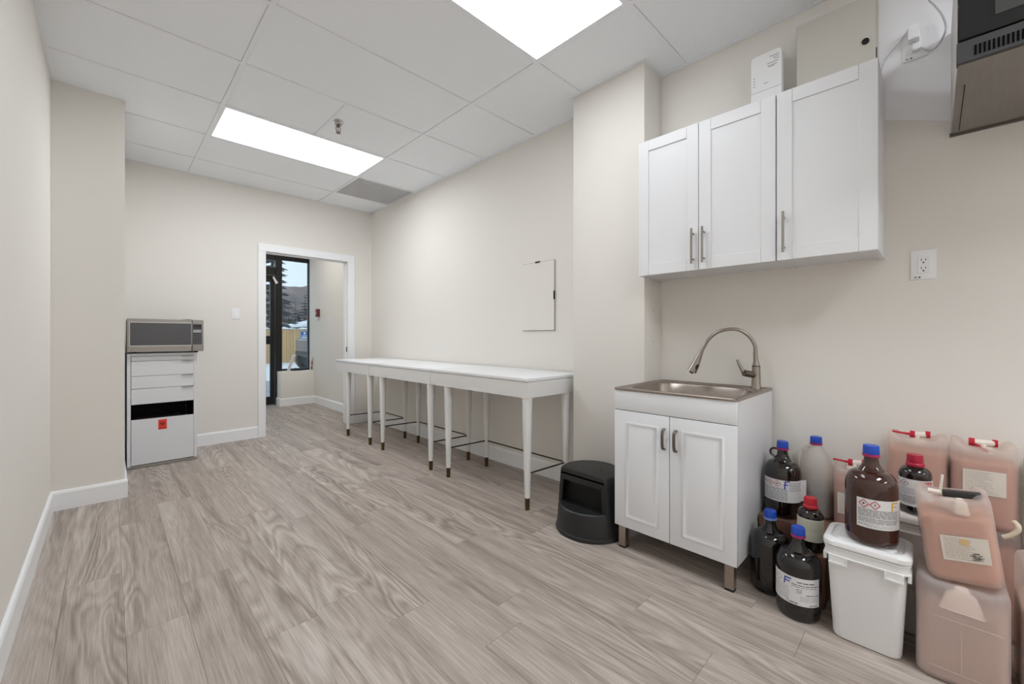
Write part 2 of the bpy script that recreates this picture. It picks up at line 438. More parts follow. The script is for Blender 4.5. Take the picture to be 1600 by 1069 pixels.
def wall_cabinet(label, y0, y1, doors):
    zb, zt, xf = 1.428, 2.172, 2.128
    t = thing('wall_cabinet', label, 'cabinet', (XR, (y0 + y1) / 2, zb), group='white wall cabinets over the sink')
    b = MB()
    b.box(xf + .021, XR, y0, y0 + .016, zb, zt).box(xf + .021, XR, y1 - .016, y1, zb, zt)
    b.box(xf + .021, XR, y0 + .016, y1 - .016, zb + .008, zb + .024).box(xf + .021, XR, y0 + .016, y1 - .016, zt - .016, zt)
    b.box(XR - .01, XR, y0 + .016, y1 - .016, zb, zt).box(xf + .03, xf + .34, y0 + .016, y1 - .016, 1.8, 1.816) if False else b.box(XR - .008, XR, y0 + .016, y1 - .016, zb + .03, zt - .02)
    b.build('body', M_carc, t)
    for a, c, hy in doors: shaker_door(t, xf, a, c, zb, zt, hy, 1.458, 1.636)
wall_cabinet('double door white shaker wall cabinet with two bar handles, next to the column', .490, 1.156, [(.829, 1.1555, .852), (.491, .826, .799)])
wall_cabinet('single door white shaker wall cabinet below the grey metal box', .147, .488, [(.1475, .4865, .457)])

# things on top of the wall cabinets
t = thing('electrical_box', 'grey beige metal panel box with round black lock above the wall cabinets', 'electrical box', (XR, .315, 2.176))
M_beige = mat('beige_enamel', (204, 200, 190), .5)
bx('body', 2.378, XR - .001, .174, .455, 2.176, 2.575, M_beige, t)
bx('door', 2.362, 2.377, .172, .457, 2.174, 2.577, M_beige, t, .002, 1)
MB().tube([(2.363, .205, 2.378), (2.355, .205, 2.378)], .0125, 20).build('lock', M_dark, t, smooth=True)
MB().tube([(2.382, .1725, 2.30), (2.382, .1725, 2.345)], .004, 8).build('hinge', M_dark, t, smooth=True)
t = thing('plastic_box', 'white rounded plastic box with printed text standing on the wall cabinets', 'box', (2.36, .582, 2.172))
pts = rrect(.582, 2.172 + .168, .134, .334, .018)
MB().prism(pts, 'x', 2.345, 2.385).build('housing', mat('white_plastic', (243, 243, 243), .4), t, bevel=.002, seg=1)
g = MB()
for z, a, b in ((2.478, .525, .566), (2.468, .525, .552), (2.458, .525, .548), (2.446, .528, .578), (2.434, .535, .575), (2.428, .545, .572), (2.355, .572, .592)):
    g.box(2.3444, 2.3450, a, b, z, z + .0028)
for k in range(4): g.box(2.3444, 2.345, .632, .637, 2.395 - .014 * k, 2.4 - .014 * k)
g.build('printed_text', mat('grey_ink', (150, 150, 152), .7), t)
bx('seam', 2.3446, 2.345, .517, .648, 2.322, 2.3235, mat('grey_ink', (150, 150, 152)), t)

# ------------------------------------------------------------------ sockets, switches, cords
M_plate = mat('wall_plate', (246, 246, 247), .3)
def wall_socket(label, yc, zc, h=.122, w=.078, xw=XR - .0001, mark=True):
    t = thing('wall_socket', label, 'socket', (xw, yc, zc))
    bx('plate', xw - .006, xw, yc - w / 2, yc + w / 2, zc - h / 2, zc + h / 2, M_plate, t, .002)
    s = bx('receptacle', xw - .009, xw - .004, yc - .0175, yc + .0175, zc - .035, zc + .035, M_plate, t, .001, 1)
    g = MB()
    for dz in (.017, -.017):
        for dy in (.0065, -.0065): g.box(xw - .0094, xw - .0088, yc + dy - .001, yc + dy + .001, zc + dz - .001, zc + dz + .0075)
        g.prism([(yc + .003 * math.cos(a * PI / 5), zc + dz - .0085 + .003 * math.sin(a * PI / 5)) for a in range(10)], 'x', xw - .0094, xw - .0088)
    g.build('slot', M_dark, s)
    if mark:
        g = MB(); zz = zc - h / 2 + .009
        g.prism([(yc + .025 + .0028 * math.cos(a * PI / 6), zz + .0028 * math.sin(a * PI / 6)) for a in range(12)], 'x', xw - .0066, xw - .0058)
        g.box(xw - .0066, xw - .0058, yc + .0185, yc + .0195, zz - .003, zz + .003)
        g.prism([(yc + .0115 + .0034 * math.cos(a * PI / 4 + PI / 8), zz + .0034 * math.sin(a * PI / 4 + PI / 8)) for a in range(8)], 'x', xw - .0066, xw - .0058)
        g.build('printed_mark', mat('dark_ink', (60, 60, 62), .7), t)
    return t
wall_socket('white double socket plate on the bare wall right of the wall cabinets', .027, 1.391)
wall_socket('white socket plate behind the plugs at the top of the wall', .052, 2.322, xw=XR - .002)
t = thing('plug_adapter', 'white plug-in adapter with thin cable in the upper socket', 'adapter', (2.40, .058, 2.35))
bx('body', 2.392, 2.431, .038, .073, 2.33, 2.39, M_plate, t, .004)
def curve_pts(ctrl, n=8):
    P = [Vector(p) for p in ctrl]; out = []
    for i in range(len(P) - 1):
        p0 = P[max(i - 1, 0)]; p1 = P[i]; p2 = P[i + 1]; p3 = P[min(i + 2, len(P) - 1)]
        for k in range(n):
            u = k / n
            out.append(.5 * ((2 * p1) + (p2 - p0) * u + (2 * p0 - 5 * p1 + 4 * p2 - p3) * u * u + (3 * p1 - p0 - 3 * p2 + p3) * u ** 3))
    out.append(P[-1]); return out
M_cord = mat('grey_white_cord', (196, 196, 198), .5)
MB().tube(curve_pts([(2.41, .074, 2.385), (2.425, .085, 2.372), (2.43, .106, 2.348), (2.425, .125, 2.325), (2.40, .15, 2.27), (2.40, .165, 2.20)]), .0018, 8).build('cable', M_cord, t, smooth=True)
t = thing('power_cord', 'white power cord looping up from the upper socket beside the black appliance', 'cord', (2.41, .045, 2.30))
bx('plug', 2.405, 2.431, .032, .062, 2.287, 2.32, M_plate, t, .008, 3)
MB().tube(curve_pts([(2.41, .035, 2.29), (2.40, .024, 2.272), (2.40, .004, 2.258), (2.40, -.019, 2.275), (2.40, -.037, 2.325), (2.40, -.028, 2.381), (2.40, -.005, 2.438), (2.40, .013, 2.475), (2.405, .03, 2.55), (2.41, .04, ZC)]), .0035, 10).build('cable', M_cord, t, smooth=True)

def switch(label, axis, at, c, z, side=-1):
    t = thing('light_switch', label, 'light switch', (c, at, z) if axis == 'y' else (at, c, z))
    def b(name, u0, u1, d0, d1, z0, z1, par, bv):
        p, q = sorted((at + side * d0, at + side * d1))
        if axis == 'y': return bx(name, c + u0, c + u1, p, q, z + z0, z + z1, M_plate, par, bv, 1)
        return bx(name, p, q, c + u0, c + u1, z + z0, z + z1, M_plate, par, bv, 1)
    b('plate', -.035, .035, 0, .006, -.057, .057, t, .002)
    s = b('rocker', -.017, .017, .006, .010, -.033, .033, t, .002)
switch('white light switch on the far wall left of the doorway', 'y', YF, .951, 1.33)
switch('white light switch on the entrance wall seen through the doorway', 'x', VX1, 6.47, 1.35)
t = thing('fire_alarm_pull', 'small dark red fire alarm pull box on the entrance wall', 'fire alarm', (VX1, 6.89, 1.466))
bx('body', VX1 - .05, VX1, 6.86, 6.925, 1.405, 1.53, mat('alarm_red', (118, 52, 50), .4), t, .005)
bx('lever', VX1 - .058, VX1 - .05, 6.87, 6.915, 1.45, 1.47, mat('alarm_white', (225, 215, 212), .5), t)

# access panel on the right wall
t = thing('access_panel', 'wall-coloured access panel with black latches above the desks', 'access panel', (XR, 2.19, 1.14))
bx('reveal', XR - .0025, XR - .0005, 2.018, 2.365, 1.137, 1.681, mat('panel_gap', (120, 117, 110), .8), t)
bx('door', XR - .014, XR - .0025, 2.021, 2.362, 1.140, 1.677, M_wall, t, .001, 1)
bx('latch', XR - .018, XR - .006, 2.165, 2.21, 1.672, 1.684, M_dark, t)
bx('latch', XR - .018, XR - .006, 2.016, 2.022, 1.375, 1.44, M_dark, t)

# sprinkler head
t = thing('sprinkler_head', 'chrome fire sprinkler head hanging from the ceiling tile', 'sprinkler', (1.225, 3.10, ZC))
M_chrome = mat('chrome', (190, 188, 186), .15, 1.0)
sx, sy = 1.225, 3.10
MB().lathe([(.036, ZC + .004), (.036, ZC - .004), (.026, ZC - .012), (.024, ZC - .026)], 24, (sx, sy, 0)).build('escutcheon', M_chrome, t, smooth=True)
MB().lathe([(.012, ZC - .02), (.012, ZC - .036), (.008, ZC - .04)], 16, (sx, sy, 0)).build('body', M_nickel_dark, t, smooth=True)
MB().tube([(sx + .010, sy, ZC - .036), (sx + .018, sy, ZC - .05), (sx + .015, sy, ZC - .066), (sx, sy, ZC - .078), (sx - .015, sy, ZC - .066), (sx - .018, sy, ZC - .05), (sx - .010, sy, ZC - .036)], .003, 8).build('frame_arms', M_nickel_dark, t, smooth=True)
MB().tube([(sx, sy, ZC - .038), (sx, sy, ZC - .075)], .0025, 8).build('bulb', mat('sprinkler_bulb', (150, 60, 50), .2), t, smooth=True)
MB().lathe([(.004, ZC - .074), (.017, ZC - .080), (.017, ZC - .083), (.004, ZC - .083)], 20, (sx, sy, 0)).build('deflector', M_nickel_dark, t, smooth=True)

# ------------------------------------------------------------------ black wall appliance, top right
t = thing('wall_appliance', 'black wall-mounted appliance with a slotted vent band at the top right', 'appliance', (XR, -.43, 1.908))
hy0, hy1, hz, hx = -.81, -.052, 1.908, 1.815
M_blk = mat('black_enamel', (64, 64, 65), .4)
bx('body', hx + .03, XR - .002, hy0, hy1, hz, 2.32, mat('pale_casing', (205, 198, 196), .5), t)
bx('underside', hx + .01, XR - .012, hy0 + .004, hy1 - .002, hz - .006, hz, mat('dark_underside', (140, 134, 128), .28, .6, vary=.05, vary_scale=8, stretch=(1, 12, 1)), t)
bx('vent_band', hx, hx + .03, hy0, hy1 + .002, hz - .004, 1.968, M_blk, t, .002, 1)
g = MB()
for k in range(40):
    y = -.088 - .0088 * k * 1.0
    if y > hy0 + .09: g.box(hx - .0012, hx + .002, y - .0024, y + .0024, 1.916, 1.945)
g.build('vent_slots', mat('slot_black', (5, 5, 5), .9, spec=.1), t)
dd = bx('door', hx - .004, hx + .028, hy0 + .17, hy1, 1.971, 2.318, mat('black_glass', (30, 30, 31), .12), t, .003, 1)
bx('window', hx - .006, hx - .004, hy0 + .25, -.125, 2.01, 2.28, mat('smoked_glass', (70, 70, 70), .1), dd)
bx('control_panel', hx - .004, hx + .028, hy0, hy0 + .168, 1.971, 2.318, M_blk, t, .003, 1)
bx('underside_groove', hx + .16, XR - .05, hy1 - .022, hy1 - .0195, hz - .0075, hz - .006, M_dark, t)
bx('underside_latch', XR - .10, XR - .04, -.252, -.247, hz - .012, hz - .006, M_dark, t)
bx('wall_flange', XR - .014, XR - .002, hy0, hy1 + .004, hz - .012, hz, mat('flange_grey', (92, 86, 80), .4), t)

# ------------------------------------------------------------------ desks along the right wall
M_desk = wood_white('white_desk_wood', (232, 231, 229), (14, 1.5, 14), .4)
M_top = mat('white_desk_top', (240, 241, 242), .3)
M_brass = mat('dark_brass', (96, 78, 52), .38, .9)
M_bar = mat('bronze_bar', (74, 62, 50), .4, .8)
def desk(label, y0, y1, legs):
    x0, x1, zt = 1.852, 2.425, .829
    t = thing('desk', label, 'desk', ((x0 + x1) / 2, (y0 + y1) / 2, 0), group='white desks in a row along the right wall')
    bx('tabletop', x0, x1, y0 + .0012, y1 - .0012, zt - .021, zt, M_top, t, .002)
    a = MB(); ai = .003
    a.box(x0 + ai, x0 + .025, y0 + .003, y1 - .003, .704, zt - .023).box(x1 - .025, x1 - ai, y0 + .003, y1 - .003, .704, zt - .023)
    a.box(x0 + .025, x1 - .025, y0 + .003, y0 + .023, .704, zt - .023).box(x0 + .025, x1 - .025, y1 - .023, y1 - .003, .704, zt - .023)
    a.box(x0 + .025, x1 - .025, y0 + .023, y1 - .023, .712, .724)
    a.build('apron', M_desk, t, .001, 1)
    fx, bxx = 1.886, 2.276
    for x in (fx, bxx):
        for y in legs:
            l = MB().lathe([(.0165, .075), (.0185, .11), (.031, .60), (.033, .704)], 20, (x, y, 0)).build('leg', M_desk, t, smooth=True)
            MB().lathe([(.0145, 0), (.0165, .075)], 20, (x, y, 0)).build('ferrule', M_brass, l, smooth=True)
    zb = .215
    for y in legs: MB().tube([(fx, y, zb + .01), (bxx, y, zb)], .0055, 8).build('side_bar', M_bar, t, smooth=True)
    MB().tube([(bxx, legs[0], zb), (bxx, legs[1], zb)], .0055, 8).build('back_bar', M_bar, t, smooth=True)
desk('white desk with tapered legs, nearest of the row, by the column', 1.752, 2.838, (1.787, 2.63))
desk('white desk with tapered legs, middle one of the row', 2.838, 3.93, (2.874, 3.70))
desk('short white desk with tapered legs, farthest of the row, by the doorway', 3.93, 4.772, (3.966, 4.50))
bx_ = MB().lathe([(.022, 0), (.022, .006), (.012, .010)], 18, (2.35, 2.15, .829))
tag(bx_.build('cable_grommet', M_plate, smooth=True), 'small white cable grommet on top of the nearest desk by the wall', 'grommet')

# ------------------------------------------------------------------ drawer unit and microwave
t = thing('drawer_unit', 'white drawer unit with an open slot and a red biohazard sticker', 'drawer unit', (.338, 4.83, 0))
ux0, ux1, uy0, uy1 = .109, .566, 4.592, 5.07
M_unit = wood_white('white_unit', (226, 227, 229), (16, 16, 1.5), .4)
M_side = mat('unit_side', (205, 204, 202), .5)
b = MB()
b.box(ux0, ux0 + .023, uy0, uy1, .022, .95).box(ux1 - .022, ux1, uy0, uy1, .022, .95).box(ux0 + .023, ux1 - .022, uy0, uy1, .927, .95)
b.box(ux0 + .023, ux1 - .022, uy1 - .012, uy1, .022, .927).box(ux0 + .023, ux1 - .022, uy0 + .02, uy1 - .012, .022, .034)
b.build('body', M_unit, t, .001, 1)
bx('plinth', ux0, ux1, uy0 - .003, uy1, 0.004, .022, mat('plinth_metal', (160, 156, 150), .4, .5), t)
fx0, fx1 = ux0 + .0255, ux1 - .0235
def drawer(z0, z1, pull=True):
    d = bx('drawer', fx0, fx1, uy0 - .002, uy0 + .016, z0, z1, M_unit, t, .0012, 1)
    if pull: bx('pull', fx1 - .085, fx1 - .003, uy0 - .016, uy0 - .002, z1 - .006, z1 - .001, M_steel, d)
    return d
drawer(.888, .924); drawer(.763, .885); drawer(.659, .760); drawer(.528, .656)
dl = drawer(.028, .401, False)
bx('bin_liner', fx0 + .002, fx1 - .002, uy0 + .02, uy1 - .02, .036, .33, mat('black_bin', (30, 29, 28), .6), t)  # black block standing in for the shade inside the open slot
bx('inner_shelf', fx0, fx1, uy0 + .03, uy1 - .015, .52, .526, M_dark, t)  # this and the side linings are coloured dark as shade
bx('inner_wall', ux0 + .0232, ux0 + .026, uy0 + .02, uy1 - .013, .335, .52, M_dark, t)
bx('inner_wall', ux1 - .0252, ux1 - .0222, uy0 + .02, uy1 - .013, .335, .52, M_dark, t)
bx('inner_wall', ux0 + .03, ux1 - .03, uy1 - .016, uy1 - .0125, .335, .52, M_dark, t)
bx('folder_stack', fx0 + .02, fx1 - .06, uy0 + .05, uy1 - .15, .33, .378, mat('grey_folder', (92, 88, 84), .7), t)
s = bx('biohazard_sticker', .303, .359, uy0 - .0032, uy0 - .002, .302, .385, mat('sticker_red', (240, 62, 48), .5), dl)
g = MB(); cx, cz, R = .331, .349, .0085
M_ink = mat('dark_red_ink', (86, 20, 18), .6)
def ring_xz(g, cx, cz, r0, r1, y, a0=0, a1=360, n=20):
    pts0 = []; pts1 = []
    for k in range(n + 1):
        a = math.radians(a0 + (a1 - a0) * k / n)
        pts0.append((cx + r0 * math.cos(a), y, cz + r0 * math.sin(a))); pts1.append((cx + r1 * math.cos(a), y, cz + r1 * math.sin(a)))
    g.rings([pts0, pts1], False, False, closed=False)
yy = uy0 - .0036
for a in (90, 210, 330):
    ca = math.radians(a); ring_xz(g, cx + .0105 * math.cos(ca), cz + .0105 * math.sin(ca), .0070, .0118, yy, a + 40, a + 320)
ring_xz(g, cx, cz, .0105, .0135, yy - .0002)
ring_xz(g, cx, cz, .0004, .0042, yy - .0003)
for x0_, x1_ in ((.309, .333), (.336, .353)): g.box(x0_, x1_, yy, yy + .0002, .3095, .3155)
g.build('symbol', M_ink, s)

t = thing('microwave_oven', 'stainless microwave oven with a dark window standing on the drawer unit', 'microwave', (.357, 4.75, .95))
mx0, mx1, my0, my1, mz0, mz1 = .107, .607, 4.548, 4.93, .962, 1.236
M_mw = mat('microwave_steel', (150, 146, 141), .32, .9, vary=.04, vary_scale=8, stretch=(1, 1, 30))
bx('casing', mx0 + .004, mx1 - .004, my0 + .02, my1, mz0, mz1 - .003, mat('mw_casing', (70, 70, 70), .45), t, .004)
dr = bx('door', mx0, .5245, my0, my0 + .02, mz0, mz1, M_mw, t, .003, 1)
bx('bezel', .121, .5235, my0 - .0015, my0, 1.008, 1.211, mat('mw_bezel', (190, 188, 184), .3, .8), dr)
bx('window', .126, .520, my0 - .003, my0 - .0015, 1.017, 1.204, mat('mw_window', (78, 78, 80), .12), dr)
pn = bx('control_panel', .5265, mx1, my0, my0 + .02, mz0, mz1, M_mw, t, .003, 1)
bx('keypad', .532, .594, my0 - .002, my0, 1.022, 1.20, mat('keypad_black', (52, 52, 53), .4), pn)
bx('display', .535, .591, my0 - .003, my0 - .002, 1.172, 1.196, mat('display_black', (18, 18, 20), .15), pn)
bx('button_strip', .534, .590, my0 - .003, my0 - .002, 1.125, 1.15, mat('strip_grey', (172, 172, 172), .5), pn)
for r in range(5):
    for c_ in range(3):
        bx('key', .537 + c_ * .018, .551 + c_ * .018, my0 - .0028, my0 - .002, 1.028 + r * .018, 1.040 + r * .018, mat('key_grey', (92, 92, 94), .5), pn)
bx('door_button', .536, .592, my0 - .003, my0, .975, 1.005, M_mw, pn, .002, 1)
for x_ in (.14, .545):
    for y_ in (4.60, 4.89): bx('foot', x_, x_ + .03, y_, y_ + .03, .95, .962, M_dark, t)
MB().tube(curve_pts([(.50, 4.93, 1.20), (.47, 4.95, 1.238), (.52, 4.90, 1.249), (.56, 4.88, 1.247), (.58, 4.95, 1.22), (.57, 5.0, 1.0)]), .0035, 8).build('power_lead', mat('lead_grey', (150, 148, 146), .5), t, smooth=True)

# ------------------------------------------------------------------ sink cabinet
SX0, SX1, SY0, SY1, SZ0, SZ1 = 1.882, 2.425, .574, 1.158, .118, .816
t = thing('sink_cabinet', 'white free-standing sink cabinet with two raised-panel doors on metal legs', 'sink cabinet', ((SX0 + SX1) / 2, .866, 0))
b = MB()
b.box(SX0 + .019, SX1, SY0, SY0 + .016, SZ0, SZ1).box(SX0 + .019, SX1, SY1 - .016, SY1, SZ0, SZ1)
b.box(SX0 + .019, SX1, SY0 + .016, SY1 - .016, SZ0, SZ0 + .016).box(SX1 - .01, SX1, SY0 + .016, SY1 - .016, SZ0 + .016, SZ1)
b.build('body', mat('sink_side', (222, 223, 225), .35), t)
bx('fascia', SX0, SX0 + .018, SY0, SY1, .7155, SZ1, M_gloss_white, t, .0015, 2)
def panel_door(y0, y1, p0, p1, hy):
    d = bx('door', SX0, SX0 + .018, y0, y1, SZ0, .7125, M_gloss_white, t, .002, 2)
    pz0, pz1 = .168, .660
    def rect(a, x): return [(x, p0 + a, pz0 + a), (x, p1 - a, pz0 + a), (x, p1 - a, pz1 - a), (x, p0 + a, pz1 - a)]
    MB().rings([rect(0, SX0 - .0002), rect(.005, SX0 - .005), rect(.010, SX0 - .005), rect(.017, SX0 - .0006), rect(.023, SX0 - .0010), rect(.034, SX0 - .0055)], False, True).build('raised_panel', M_gloss_white, d, smooth=True, angle=60)
    pts = [(SX0, hy, .652), (SX0 - .018, hy, .650), (SX0 - .026, hy, .63), (SX0 - .027, hy, .605), (SX0 - .026, hy, .58), (SX0 - .018, hy, .560), (SX0, hy, .558)]
    h = MB(); P = curve_pts(pts, 4); rs = []
    for i, p in enumerate(P):
        q = (P[min(i + 1, len(P) - 1)] - P[max(i - 1, 0)]).normalized(); nrm = Vector((q.z, 0, -q.x))
        rs.append([p + nrm * a + Vector((0, b_, 0)) for a, b_ in ((.004, .0065), (-.004, .0065), (-.004, -.0065), (.004, -.0065))])
    h.rings(rs).build('handle', M_nickel_dark, d, bevel=.0015, seg=1)
panel_door(.8665, SY1, .918, 1.098, .888)
panel_door(SY0, .8635, .622, .808, .832)
M_leg = mat('sink_leg_steel', (168, 156, 146), .3, .9)
for x, y in ((1.915, 1.125), (1.915, .61), (2.39, 1.125), (2.39, .61)):
    l = bx('leg', x - .018, x + .018, y - .019, y + .019, .008, SZ0, M_leg, t, .002, 1)
    bx('foot_pad', x - .017, x + .017, y - .018, y + .018, 0, .008, M_dark, l)
# the steel basin that drops into it
N_ = 80
def superell(cx, cy, a, b_, n, z):
    out = []
    for k in range(N_):
        th = 2 * PI * k / N_; c_, s_ = math.cos(th), math.sin(th)
        out.append((cx + a * math.copysign(abs(c_) ** (2 / n), c_), cy + b_ * math.copysign(abs(s_) ** (2 / n), s_), z))
    return out
scx, scy = (SX0 + SX1) / 2, .866
HX, HY = .277, .297
zt = .828
basin = MB().rings([superell(scx, scy, HX - .003, HY - .003, 40, .815), superell(scx, scy, HX, HY, 40, .818), superell(scx, scy, HX, HY, 40, zt - .003), superell(scx, scy, HX - .003, HY - .003, 40, zt),
                    superell(scx, scy, HX - .012, HY - .012, 30, zt), superell(scx, scy, HX - .016, HY - .016, 26, zt - .004),
                    superell(scx - .030, scy, .212, .262, 5, zt - .004), superell(scx - .030, scy, .206, .255, 4.6, zt - .010), superell(scx - .030, scy, .196, .242, 4.4, zt - .10),
                    superell(scx - .030, scy, .185, .228, 4.2, zt - .17), superell(scx - .030, scy, .165, .205, 4, zt - .185), superell(scx - .03, scy, .03, .03, 2, zt - .19)], False, True)
st = tag(basin.build('sink_basin', mat('sink_steel', (168, 158, 150), .3, 1.0), smooth=True, angle=50), 'brushed steel sink basin set in the top of the white cabinet', 'sink')
MB().lathe([(.028, .6395), (.028, .643), (.02, .643)], 20, (scx - .03, scy, 0)).build('drain', M_nickel_dark, st, smooth=True)
# faucet
fxx, fy = 2.352, .628
t = thing('faucet', 'brushed nickel gooseneck faucet with pull-down sprayer head', 'faucet', (fxx, fy, .824))
MB().lathe([(.024, .824), (.024, .83), (.021, .838), (.0195, .905), (.0185, .935), (.0145, .953), (.0125, .962)], 24, (fxx, fy, 0)).build('base', M_nickel, t, smooth=True)
MB().lathe([(.0192, .938), (.0185, .9415)], 24, (fxx, fy, 0)).build('seam_ring', M_dark, t, smooth=True)
neck = curve_pts([(fxx, fy, .958), (fxx, fy + .003, 1.0), (fxx - .002, fy + .006, 1.048), (fxx - .010, fy + .036, 1.098), (fxx - .03, fy + .088, 1.128), (fxx - .058, fy + .160, 1.116), (fxx - .078, fy + .205, 1.073), (fxx - .090, fy + .232, 1.018)], 8)
MB().tube(neck, [.0118 - .0032 * min(1, i / 16) for i in range(len(neck))], 14).build('gooseneck', M_nickel, t, smooth=True)
hp = [Vector((fxx - .090, fy + .232, 1.022)), Vector((fxx - .093, fy + .239, 1.0)), Vector((fxx - .104, fy + .262, .938)), Vector((fxx - .112, fy + .278, .902))]
sp = MB().tube(hp, [.0100, .0115, .0205, .0235], 18).build('spray_head', M_nickel, t, smooth=True)
e_ = (hp[3] - hp[2]).normalized()
MB().tube([hp[3], hp[3] + e_ * .010], [.012, .010], 14).build('nozzle', M_nickel_dark, sp, smooth=True)
q = hp[2] + Vector((-.012, -.017, 0)) - (hp[3] - hp[2]) * .0
MB().tube([q + e_ * -.004, q + e_ * .008, q + e_ * .022], [.004, .008, .005], 10).build('spray_button', M_dark, sp, smooth=True)
lv = MB().tube([(fxx, fy, .892), (fxx - .03, fy + .022, .900), (fxx - .055, fy + .04, .906)], [.015, .0165, .0165], 18).build('valve', M_nickel_dark, t, smooth=True)
MB().tube([(fxx - .052, fy + .045, .912), (fxx - .056, fy + .06, .945), (fxx - .058, fy + .072, .972)], [.009, .0075, .005], 10).build('lever', M_nickel, lv, smooth=True)

# ------------------------------------------------------------------ black step stool
t = thing('step_stool', 'black plastic two-step stool on the floor beside the sink cabinet', 'step stool', (1.972, 1.362, 0))
M_st = mat('black_plastic', (33, 33, 34), .42, bump=.2, bump_scale=400)
scx_, scy_ = 1.972, 1.366
def srad(z): return .196 - .07 * z          # tapering side wall
def dpts(z, x_cut, side, n=40, grow=0.0):
    """circle of the tapered body at height z, cut by the riser plane x = x_cut (side -1: the front piece)"""
    r = srad(z) + grow; out = []
    lim = math.acos(max(-1, min(1, (x_cut - scx_) / r)))
    for k in range(n + 1):
        if side < 0: a = lim + (2 * PI - 2 * lim) * k / n
        else: a = -lim + 2 * lim * k / n
        out.append((scx_ + r * math.cos(a), scy_ + r * math.sin(a), z))
    return out
XC = 1.878
lw = MB().rings([dpts(0.02, XC, -1, grow=.0), dpts(.130, XC, -1), dpts(.139, XC, -1, grow=-.002), dpts(.144, XC, -1, grow=-.008)])
lw.build('lower_step', M_st, t, smooth=True, angle=35)
zt_ = .335
up = MB()                                         # curved back wall and side walls of the upper step
def arc_ring(z, r, n=44):
    lim = math.acos((XC + .0 - scx_) / r)
    return [(scx_ + r * math.cos(-lim + 2 * lim * k / n), scy_ + r * math.sin(-lim + 2 * lim * k / n), z) for k in range(n + 1)]
outer = [arc_ring(z, srad(z)) for z in (0.02, .16, .315)]
inner = [arc_ring(z, srad(z) - .008) for z in (.315, .16, .02)]
up.rings(outer + inner, False, False, closed=False)
up.build('back_wall', M_st, t, smooth=True, angle=35)
tp = MB().rings([dpts(.300, XC, 1), dpts(.322, XC, 1), dpts(.331, XC, 1, grow=-.003), dpts(zt_, XC + .006, 1, grow=-.010)])
tp.build('upper_step', M_st, t, smooth=True, angle=35)
# riser frame round the dark opening
r0 = srad(.15); yl = math.sqrt(r0 ** 2 - (XC - scx_) ** 2); r1 = srad(.31); yh = math.sqrt(r1 ** 2 - (XC - scx_) ** 2)
fr = MB()
fr.prism([(scy_ - yl + .002, .14), (scy_ - yl + .024, .14), (scy_ - yl + .030, .272), (scy_ - yh + .028, .272), (scy_ - yh + .002, .31), (scy_ - yh + .002, .31)][:5], 'x', XC, XC + .012)
fr.prism([(scy_ + yl - .002, .14), (scy_ + yh - .002, .31), (scy_ + yh - .020, .272), (scy_ + yl - .018, .14)], 'x', XC, XC + .012)
fr.prism([(scy_ - yh + .002, .31), (scy_ - yh + .022, .268), (scy_ + yh - .018, .268), (scy_ + yh - .002, .31)], 'x', XC, XC + .012)
fr.build('riser_frame', M_st, t)
bx('opening_back', XC + .05, XC + .06, scy_ - .165, scy_ + .165, .1, .31, M_dark, t)  # dark sheet close behind the opening, painted as its inner shade
bx('inner_floor', XC + .004, XC + .05, scy_ - .16, scy_ + .16, .12, .135, M_dark, t)  # coloured dark for the shade in the hollow
MB().rings([[(p[0], p[1], z) for p in [(scx_ + (srad(0) + g_) * math.cos(2 * PI * k / 48), scy_ + (srad(0) + g_) * math.sin(2 * PI * k / 48)) for k in range(48)]] for z, g_ in ((0, .004), (.012, .006), (.02, .003), (.024, -.004))]).build('base_rim', M_st, t, smooth=True, angle=35)
MB().lathe([(.006, zt_), (.006, zt_ + .003)], 12, (1.99, 1.31, 0)).build('grip_stud', M_st, t, smooth=True)

# ------------------------------------------------------------------ bottles
M_amber = mat('amber_glass', (24, 13, 9), .05, spec=.6, coat=.4)
M_amber2 = mat('amber_glass_red', (58, 27, 17), .05, spec=.6, coat=.4)
M_blk_glass = mat('dark_amber_glass', (13, 9, 8), .05, spec=.6, coat=.4)
M_blue = mat('cap_blue', (30, 78, 190), .35)
M_magenta = mat('ring_magenta', (170, 36, 92), .35)
M_pale_ring = mat('ring_pale_blue', (120, 150, 205), .4)
M_redcap = mat('cap_red', (196, 30, 48), .35)
M_redcap2 = mat('cap_crimson', (176, 24, 58), .35)
M_label = mat('label_white', (226, 226, 226), .45)
M_cream = mat('label_cream', (226, 226, 208), .45)
M_txt = mat('label_ink', (150, 150, 152), .6)
M_txt2 = mat('label_ink_dark', (74, 74, 78), .6)
M_ghs = mat('ghs_red', (186, 36, 52), .5)
M_ghs_soft = mat('ghs_faded', (196, 140, 120), .5)
M_pen_blue = mat('pen_blue', (28, 62, 160), .5)
M_pen_yel = mat('pen_yellow', (222, 176, 58), .5)

